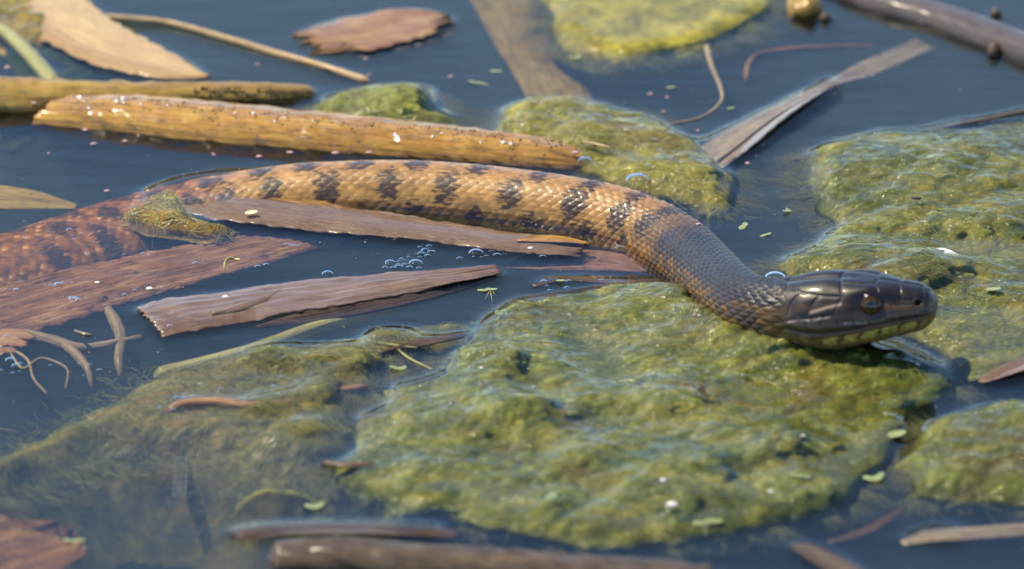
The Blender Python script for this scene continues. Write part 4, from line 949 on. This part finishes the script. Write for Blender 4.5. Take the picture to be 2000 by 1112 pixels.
def pebble_mesh(name, mat, seed):
    me = sphere_mesh(name, 1.0, 12, 8)
    co = np.zeros(len(me.vertices) * 3, np.float32); me.vertices.foreach_get('co', co); co = co.reshape(-1, 3)
    r_ = 1 + .25 * perlin(co[:, 0] / MM * 1.3 + seed * 5, co[:, 1] / MM * 1.3 + co[:, 2] / MM, seed)
    co = co * r_[:, None]; me.vertices.foreach_set('co', co.ravel()); me.materials.append(mat); me.update(); return me
PM = [pebble_mesh('petal', M_PETAL, i) for i in range(3)]; WM = [pebble_mesh('speck', M_WHITE, i) for i in range(2)]; BM = [pebble_mesh('speck', M_BLACK, 4)]
def bit(me, name, px, py, r, label, cat, group=None, z=.2, asp=1.6, rz=0.0):
    o = bpy.data.objects.new(name, me); C.objects.link(o)
    o.location = tuple(at(px, py, z) * MM); r *= .6; o.scale = (r * asp, r, r * .6); o.rotation_euler = (0, 0, rz); tag(o, label, cat, group)
for i, (x, y, r, z) in enumerate([(166, 254, 1.0, .2), (183, 281, 1.0, .2), (244, 276, .9, .2), (506, 306, 1.0, .2), (209, 373, .9, .1), (418, 303, .6, .1), (14, 132, 1.0, .1), (503, 126, .7, .1), (270, 265, .6, .2), (128, 228, .5, .1), (94, 224, .6, .2), (66, 202, .9, 2.5), (52, 174, .9, 3),
                                  (1270, 184, .9, .1), (1303, 190, .7, .1), (1296, 218, .6, .1), (1363, 255, .6, .1), (1490, 283, .8, .1), (1460, 319, .8, .1), (1388, 119, .7, .1), (714, 115, .8, .1), (880, 150, .8, .1), (720, 146, .6, .1), (95, 300, .5, .1), (415, 300, .5, .1), (1364, 438, .9, 8.6)]):
    bit(PM[i % 3], 'petal', x, y, r, 'tiny pink petal scrap floating on the water', 'petal', 'tiny pink petal scraps', z, 1.5, q.uniform(-.6, .6))
for (x, y, r, z, lb) in [(655, 299, 1.0, 2.2, 'pink petal on the lower edge of the orange reed, left of two'), (566, 298, .9, 1.5, 'pale pink petal on the lower edge of the orange reed, nearest the dark water'), (721, 298, .9, 2.2, 'pink petal on the lower edge of the orange reed, right of two'),
                         (1124, 298, 1.0, 3.0, 'pink petal near the right tip of the orange reed')]:
    bit(PM[0], 'petal', x, y, r, lb, 'petal', None, z, 1.8)
for (x, y, r, z, lb) in [(440, 580, 1.0, 2.2, 'white seed on the broken reed piece'), (292, 564, 1.1, .2, 'white scrap right of the bubbles over the red blade'), (190, 552, .8, .2, 'white grain in the middle of the drowned red blade'), (1036, 485, .9, 1.2, 'white grain on the tip of the pinkish blade'),
                         (1312, 986, 1.6, 3.4, 'blurred white speck on the lower algae slope'), (1295, 938, 1.0, 3.4, 'small white speck above the blurred white one'), (1505, 960, .8, 3.0, 'white speck right of the two blurred white ones'), (882, 353, .5, 6.0, 'white glint droplet on the snake\'s back'), (940, 718, .6, 5, 'pale grain on the upper left algae hump'), (1246, 772, .6, 4, 'pale grain in the middle of the algae mat'), (1568, 851, .7, 4, 'pale grain on the right part of the big algae mat')]:
    bit(WM[0], 'speck', x, y, r, lb, 'speck', None, z, 1.4)  # the droplet on the snake's back is a white speck, its glint painted in
bit(BM[0], 'speck', 1790, 387, 1.1, 'black chip on the green algae behind the head', 'speck', None, 5.5, 2.2, -.2)
bit(BM[0], 'speck', 952, 762, .8, 'black chip on the upper left of the big algae mat', 'speck', None, 4.5, 1.6, -.6)
strip('plant_scrap', [(1820, 490, 3.0, .4), (1845, 492, 3.6, 1.6), (1880, 502, 3.2, .5)], simple_mat('white_husk', (.7, .72, .75), .4, .4, .2), thick=.5, na=9, wave=.8, seed=69, label='white husk lying on the right algae mat above the snout', cat='husk')
strip('plant_scrap', [(146, 646, .1, .2), (165, 652, .3, .6), (180, 655, .1, .2)], M_PALE, thick=.4, na=7, seed=70, label='pale scrap floating over the dark water at left', cat='scrap')

# ------------------------------------------------------------------ filaments lying on the mats
def filaments(mt, count, seed, mat, rad=0.09, length=(4, 11), lift=0.10, zmin=-1.5, spread=0.5):
    g = np.random.default_rng(seed)
    xs, ys, Z = mt['X'], mt['Y'], mt['Z']
    iy = g.integers(2, len(ys) - 2, count * 5); ix = g.integers(2, len(xs) - 2, count * 5)
    ok = Z[iy, ix] > zmin
    iy, ix = iy[ok][:count], ix[ok][:count]
    n = len(ix); k = 9
    px = xs[ix]; py = ys[iy]
    ang = mt['fold'] + g.normal(0, spread, n) + 1.2 * perlin(px / 25, py / 25, seed)
    ln = g.uniform(*length, n) / (k - 1); curv = g.normal(0, .18, n)
    pts = []
    x, y = px.copy(), py.copy()
    for j in range(k):
        fx = np.clip((x - xs[0]) / (xs[1] - xs[0]), 0, len(xs) - 1.001); fy = np.clip((y - ys[0]) / (ys[1] - ys[0]), 0, len(ys) - 1.001)
        i0, j0 = fx.astype(int), fy.astype(int); a, b = fx - i0, fy - j0
        z = (Z[j0, i0] * (1 - a) + Z[j0, i0 + 1] * a) * (1 - b) + (Z[j0 + 1, i0] * (1 - a) + Z[j0 + 1, i0 + 1] * a) * b
        pts.append(np.stack([x, y, np.maximum(z, -5 if zmin > -10 else -8) + lift + g.uniform(-.05, .25, n)], -1))
        ang = ang + curv; x = x + ln * np.cos(ang); y = y + ln * np.sin(ang)
    Pn = np.stack(pts, 1)                                 # n,k,3
    T = np.gradient(Pn, axis=1); T /= np.linalg.norm(T, axis=2)[..., None] + 1e-9
    S1 = np.cross(T, [0, 0, 1.0]); S1 /= np.linalg.norm(S1, axis=2)[..., None] + 1e-9; U1 = np.cross(S1, T)
    r = rad * g.uniform(.5, 1.3, n)[:, None, None] * np.sin(np.linspace(.25, math.pi - .25, k))[None, :, None]
    ring = [Pn + r * (math.cos(t) * S1 + math.sin(t) * U1) for t in (math.pi / 2, math.pi * 7 / 6, math.pi * 11 / 6)]
    V = np.stack(ring, 2).reshape(-1, 3)
    base = grid_faces(k, 3, True)
    F = (base[None] + (np.arange(n) * k * 3)[:, None, None]).reshape(-1, 4)
    o = mesh_obj('filament', V, [F], mat, parent=mt['o']); o['kind'] = 'stuff'
def fringe(mt, count, seed, mat, rad=0.06, length=(6, 16)):
    """loose strands trailing from the rim of a mat into the water"""
    g = np.random.default_rng(seed); xs, ys, Z, d = mt['X'], mt['Y'], mt['Z'], mt['d']
    gy, gx = np.gradient(gblur(d, 4, 4), ys[1] - ys[0], xs[1] - xs[0])
    jy, jx = np.nonzero((Z > -2.2) & (Z < .4) & (d < 12))
    if not len(jy): return
    pick = g.integers(0, len(jy), count); jy, jx = jy[pick], jx[pick]
    n = count; k = 8; a0 = np.arctan2(-gy[jy, jx], -gx[jy, jx]) + g.normal(0, .55, n)
    clump = .5 + .9 * np.clip(perlin(xs[jx] / 7, ys[jy] / 7, seed), -.4, 1)
    ln = g.uniform(*length, n) * clump / (k - 1); cv = g.normal(0, .22, n)
    x, y, z = xs[jx].copy(), ys[jy].copy(), np.minimum(Z[jy, jx] - .1, -.15); dz = -g.uniform(.05, .42, n)
    pts = []
    for j in range(k):
        pts.append(np.stack([x, y, z], -1)); x = x + ln * np.cos(a0); y = y + ln * np.sin(a0); z = z + dz; a0 = a0 + cv
    Pn = np.stack(pts, 1); T = np.gradient(Pn, axis=1); T /= np.linalg.norm(T, axis=2)[..., None] + 1e-9
    S1 = np.cross(T, [0, 0, 1.0]); S1 /= np.linalg.norm(S1, axis=2)[..., None] + 1e-9; U1 = np.cross(S1, T)
    r = rad * g.uniform(.5, 1.4, n)[:, None, None] * np.linspace(1.2, .3, k)[None, :, None]
    V = np.stack([Pn + r * (math.cos(t) * S1 + math.sin(t) * U1) for t in (math.pi / 2, math.pi * 7 / 6, math.pi * 11 / 6)], 2).reshape(-1, 3)
    F = (grid_faces(k, 3, True)[None] + (np.arange(n) * k * 3)[:, None, None]).reshape(-1, 4)
    o = mesh_obj('fringe', V, [F], mat, parent=mt['o']); o['kind'] = 'stuff'
M_FRI = simple_mat('fringe', (0.13, 0.135, 0.03), .6, 0, .4, 200)
for mi_, cnt_ in ((0, 9000), (1, 6000), (2, 3500), (3, 4500), (4, 1800), (5, 3000)): fringe(MATS[mi_], cnt_, 500 + mi_, M_FRI)
M_FIL = simple_mat('filament', (0.20, 0.22, 0.06), 0.35, 0.6, .4, 300)
M_FILY = simple_mat('filament_yellow', (0.34, 0.33, 0.10), 0.35, 0.6, .4, 300)
for mt, cnt, mm_, kw in [(0, 1100, M_FIL, dict(rad=.07)), (1, 800, M_FIL, dict(rad=.07)), (2, 350, M_FIL, {}), (3, 400, M_FILY, {}), (4, 150, M_FILY, {}), (5, 150, M_FILY, {}), (6, 3200, M_FIL, dict(zmin=-18, spread=1.2, lift=.6, length=(4, 12), rad=.08)), (7, 260, M_FILY, dict(length=(3, 7), rad=.12)), (8, 300, M_FILY, dict(rad=.15)), (11, 300, M_FIL, {})]:
    filaments(MATS[mt], cnt, 200 + mt, mm_, **kw)

# ------------------------------------------------------------------ the water
def build_water():
    rx, ry = 0.6, 0.9
    xs = np.arange(-190, 190.1, rx); ys = np.arange(-215, 400.1, ry)
    X, Y = np.meshgrid(xs, ys); nr, nc = X.shape
    TH = np.full((nr, nc), -99.0)
    for mt in MATS:
        if not mt['men']: continue
        fx = (X - mt['X'][0]) / (mt['X'][1] - mt['X'][0]); fy = (Y - mt['Y'][0]) / (mt['Y'][1] - mt['Y'][0])
        ok = (fx >= 0) & (fy >= 0) & (fx < len(mt['X']) - 1) & (fy < len(mt['Y']) - 1)
        TH[ok] = np.maximum(TH[ok], mt['Z'][fy[ok].astype(int), fx[ok].astype(int)])
    MA = TH.copy()
    for V in MEN:
        i = np.round((V[:, 0] - xs[0]) / rx).astype(int); j = np.round((V[:, 1] - ys[0]) / ry).astype(int)
        ok = (i >= 0) & (j >= 0) & (i < nc) & (j < nr)
        np.maximum.at(TH, (j[ok], i[ok]), V[ok, 2])
    for bx, by, r in BUBPTS:
        if r < .55: continue
        m_ = (X - bx) ** 2 + (Y - by) ** 2 < (r * .8) ** 2
        TH[m_] = np.maximum(TH[m_], .4)
    M1 = gblur((TH > -0.10).astype(float), 1.2 / rx, 1.2 / ry)
    M2 = gblur((TH > -0.25).astype(float), 3.3 / rx, 3.3 / ry)
    W = 0.22 * sst(0.05, .8, M1) + 1.45 * sst(0.0, .85, M2)
    A0 = np.maximum(MA, -4.0)
    film = gblur(A0, 1.1 / rx, 1.3 / ry)
    rip = perlin(X / 5.5 + .3 * Y / 5, Y / 3.4, 311) + 0.6 * perlin(X / 2.9 + .25 * Y / 3, Y / 2.0, 312)
    film = film + 0.24 + 0.35 * rip + 0.35 * fbm(X / 15, Y / 15, 2, 313)
    W = np.where(MA > -3.5, np.maximum(W, film), W)
    pn = at(1325, 560, 0); cr = np.exp(-(((X - pn[0]) / 9) ** 2 + ((Y - pn[1]) / 14) ** 2))
    W = W + cr * 0.30 * (perlin(X / 2.2 + Y / 5, Y / 2.6, 321) + .4)
    W = gblur(W, .8, .6)
    W = W + 0.07 * fbm(X / 26, Y / 34, 2, 300) + 0.085 * fbm(X / 48 + Y / 90, Y / 15, 2, 302) + 0.012 * fbm(X / 9, Y / 14, 2, 305)
    global WATER
    edge = np.minimum(np.minimum(X - xs[0], xs[-1] - X), np.minimum(Y - ys[0], ys[-1] - Y))
    W = W * sst(0, 14, edge)
    WATER = (W, xs, ys)
    V = np.stack([X, Y, W], -1).reshape(-1, 3)
    F = grid_faces(nr, nc)
    x0, x1, y0, y1 = xs[0], xs[-1], ys[0], ys[-1]; B = 30000.0
    o0 = len(V)
    ext = np.array([(-B, -B, 0), (x0, -B, 0), (x1, -B, 0), (B, -B, 0), (-B, y0, 0), (x0, y0, 0), (x1, y0, 0), (B, y0, 0), (-B, y1, 0), (x0, y1, 0), (x1, y1, 0), (B, y1, 0), (-B, B, 0), (x0, B, 0), (x1, B, 0), (B, B, 0)])
    q_ = []
    for r in range(3):
        for c in range(3):
            if r == 1 and c == 1: continue
            a = o0 + r * 4 + c; q_.append((a, a + 1, a + 5, a + 4))
    m, nt, out = nt_new('pond_water')
    g = nt.nodes.new('ShaderNodeNewGeometry')
    rp = noise(nt, mapping(nt, g.outputs['Position'], (60, 130, 60)), 1.0, 3, .5)
    nrm = bump(nt, rp, 0.0006, 0.35)
    fr = nt.nodes.new('ShaderNodeFresnel'); fr.inputs['IOR'].default_value = 1.333; L(nt, nrm, fr.inputs['Normal'])
    gl = nt.nodes.new('ShaderNodeBsdfGlossy'); gl.inputs['Roughness'].default_value = 0.03; L(nt, nrm, gl.inputs['Normal'])
    tr = nt.nodes.new('ShaderNodeBsdfTransparent'); tr.inputs['Color'].default_value = (.98, .98, .98, 1)
    mx = nt.nodes.new('ShaderNodeMixShader')
    L(nt, fr.outputs[0], mx.inputs[0]); L(nt, tr.outputs[0], mx.inputs[1]); L(nt, gl.outputs[0], mx.inputs[2]); L(nt, mx.outputs[0], out.inputs['Surface'])
    ab = nt.nodes.new('ShaderNodeVolumeAbsorption'); ab.inputs['Color'].default_value = (0.60, 0.60, 0.42, 1); ab.inputs['Density'].default_value = 26.0
    sc_ = nt.nodes.new('ShaderNodeVolumeScatter'); sc_.inputs['Color'].default_value = (0.28, 0.45, 0.72, 1); sc_.inputs['Density'].default_value = 6.5
    ads = nt.nodes.new('ShaderNodeAddShader'); L(nt, ab.outputs[0], ads.inputs[0]); L(nt, sc_.outputs[0], ads.inputs[1])
    L(nt, ads.outputs[0], out.inputs['Volume'])
    o = mesh_obj('water', np.vstack([V, ext]), [F, np.array(q_)], m, origin=(0, 0, 0))
    tag(o, kind='structure')
build_water()
# ------------------------------------------------------------------ fine dust on the water film, joined
def build_dust():
    g = np.random.default_rng(77); base = sphere_mesh('tmp', 1.0, 5, 3)
    co = np.zeros(len(base.vertices) * 3, np.float32); base.vertices.foreach_get('co', co); co = co.reshape(-1, 3) / MM
    x = g.uniform(-175, 175, 30000); y = g.uniform(-200, 380, 30000)
    w = sst(0.05, .55, fbm(x / 30, y / 40, 3, 401)) ; ok = g.random(30000) < w * .42 + .012
    x, y = x[ok], y[ok]; n = len(x)
    W, xs, ys = WATER; ix = np.clip(((x - xs[0]) / (xs[1] - xs[0])).astype(int), 0, len(xs) - 1); iy = np.clip(((y - ys[0]) / (ys[1] - ys[0])).astype(int), 0, len(ys) - 1)
    r = g.uniform(.07, .22, n) * (1 + (g.random(n) > .96) * 1.0)
    V = (co[None] * (r[:, None] * g.uniform(.6, 1.6, (n, 3)))[:, None, :] + np.stack([x, y, W[iy, ix] + .06], 1)[:, None, :]).reshape(-1, 3)
    F = (grid_faces(3, 5, True)[None] + (np.arange(n) * len(co))[:, None, None]).reshape(-1, 4)
    o = mesh_obj('surface_dust', V, [F], simple_mat('dust', (0.48, 0.42, 0.32), .6, .1, .5, 120))
    tag(o, 'fine pale dust floating on the pond surface', 'dust', None, 'stuff')
build_dust()
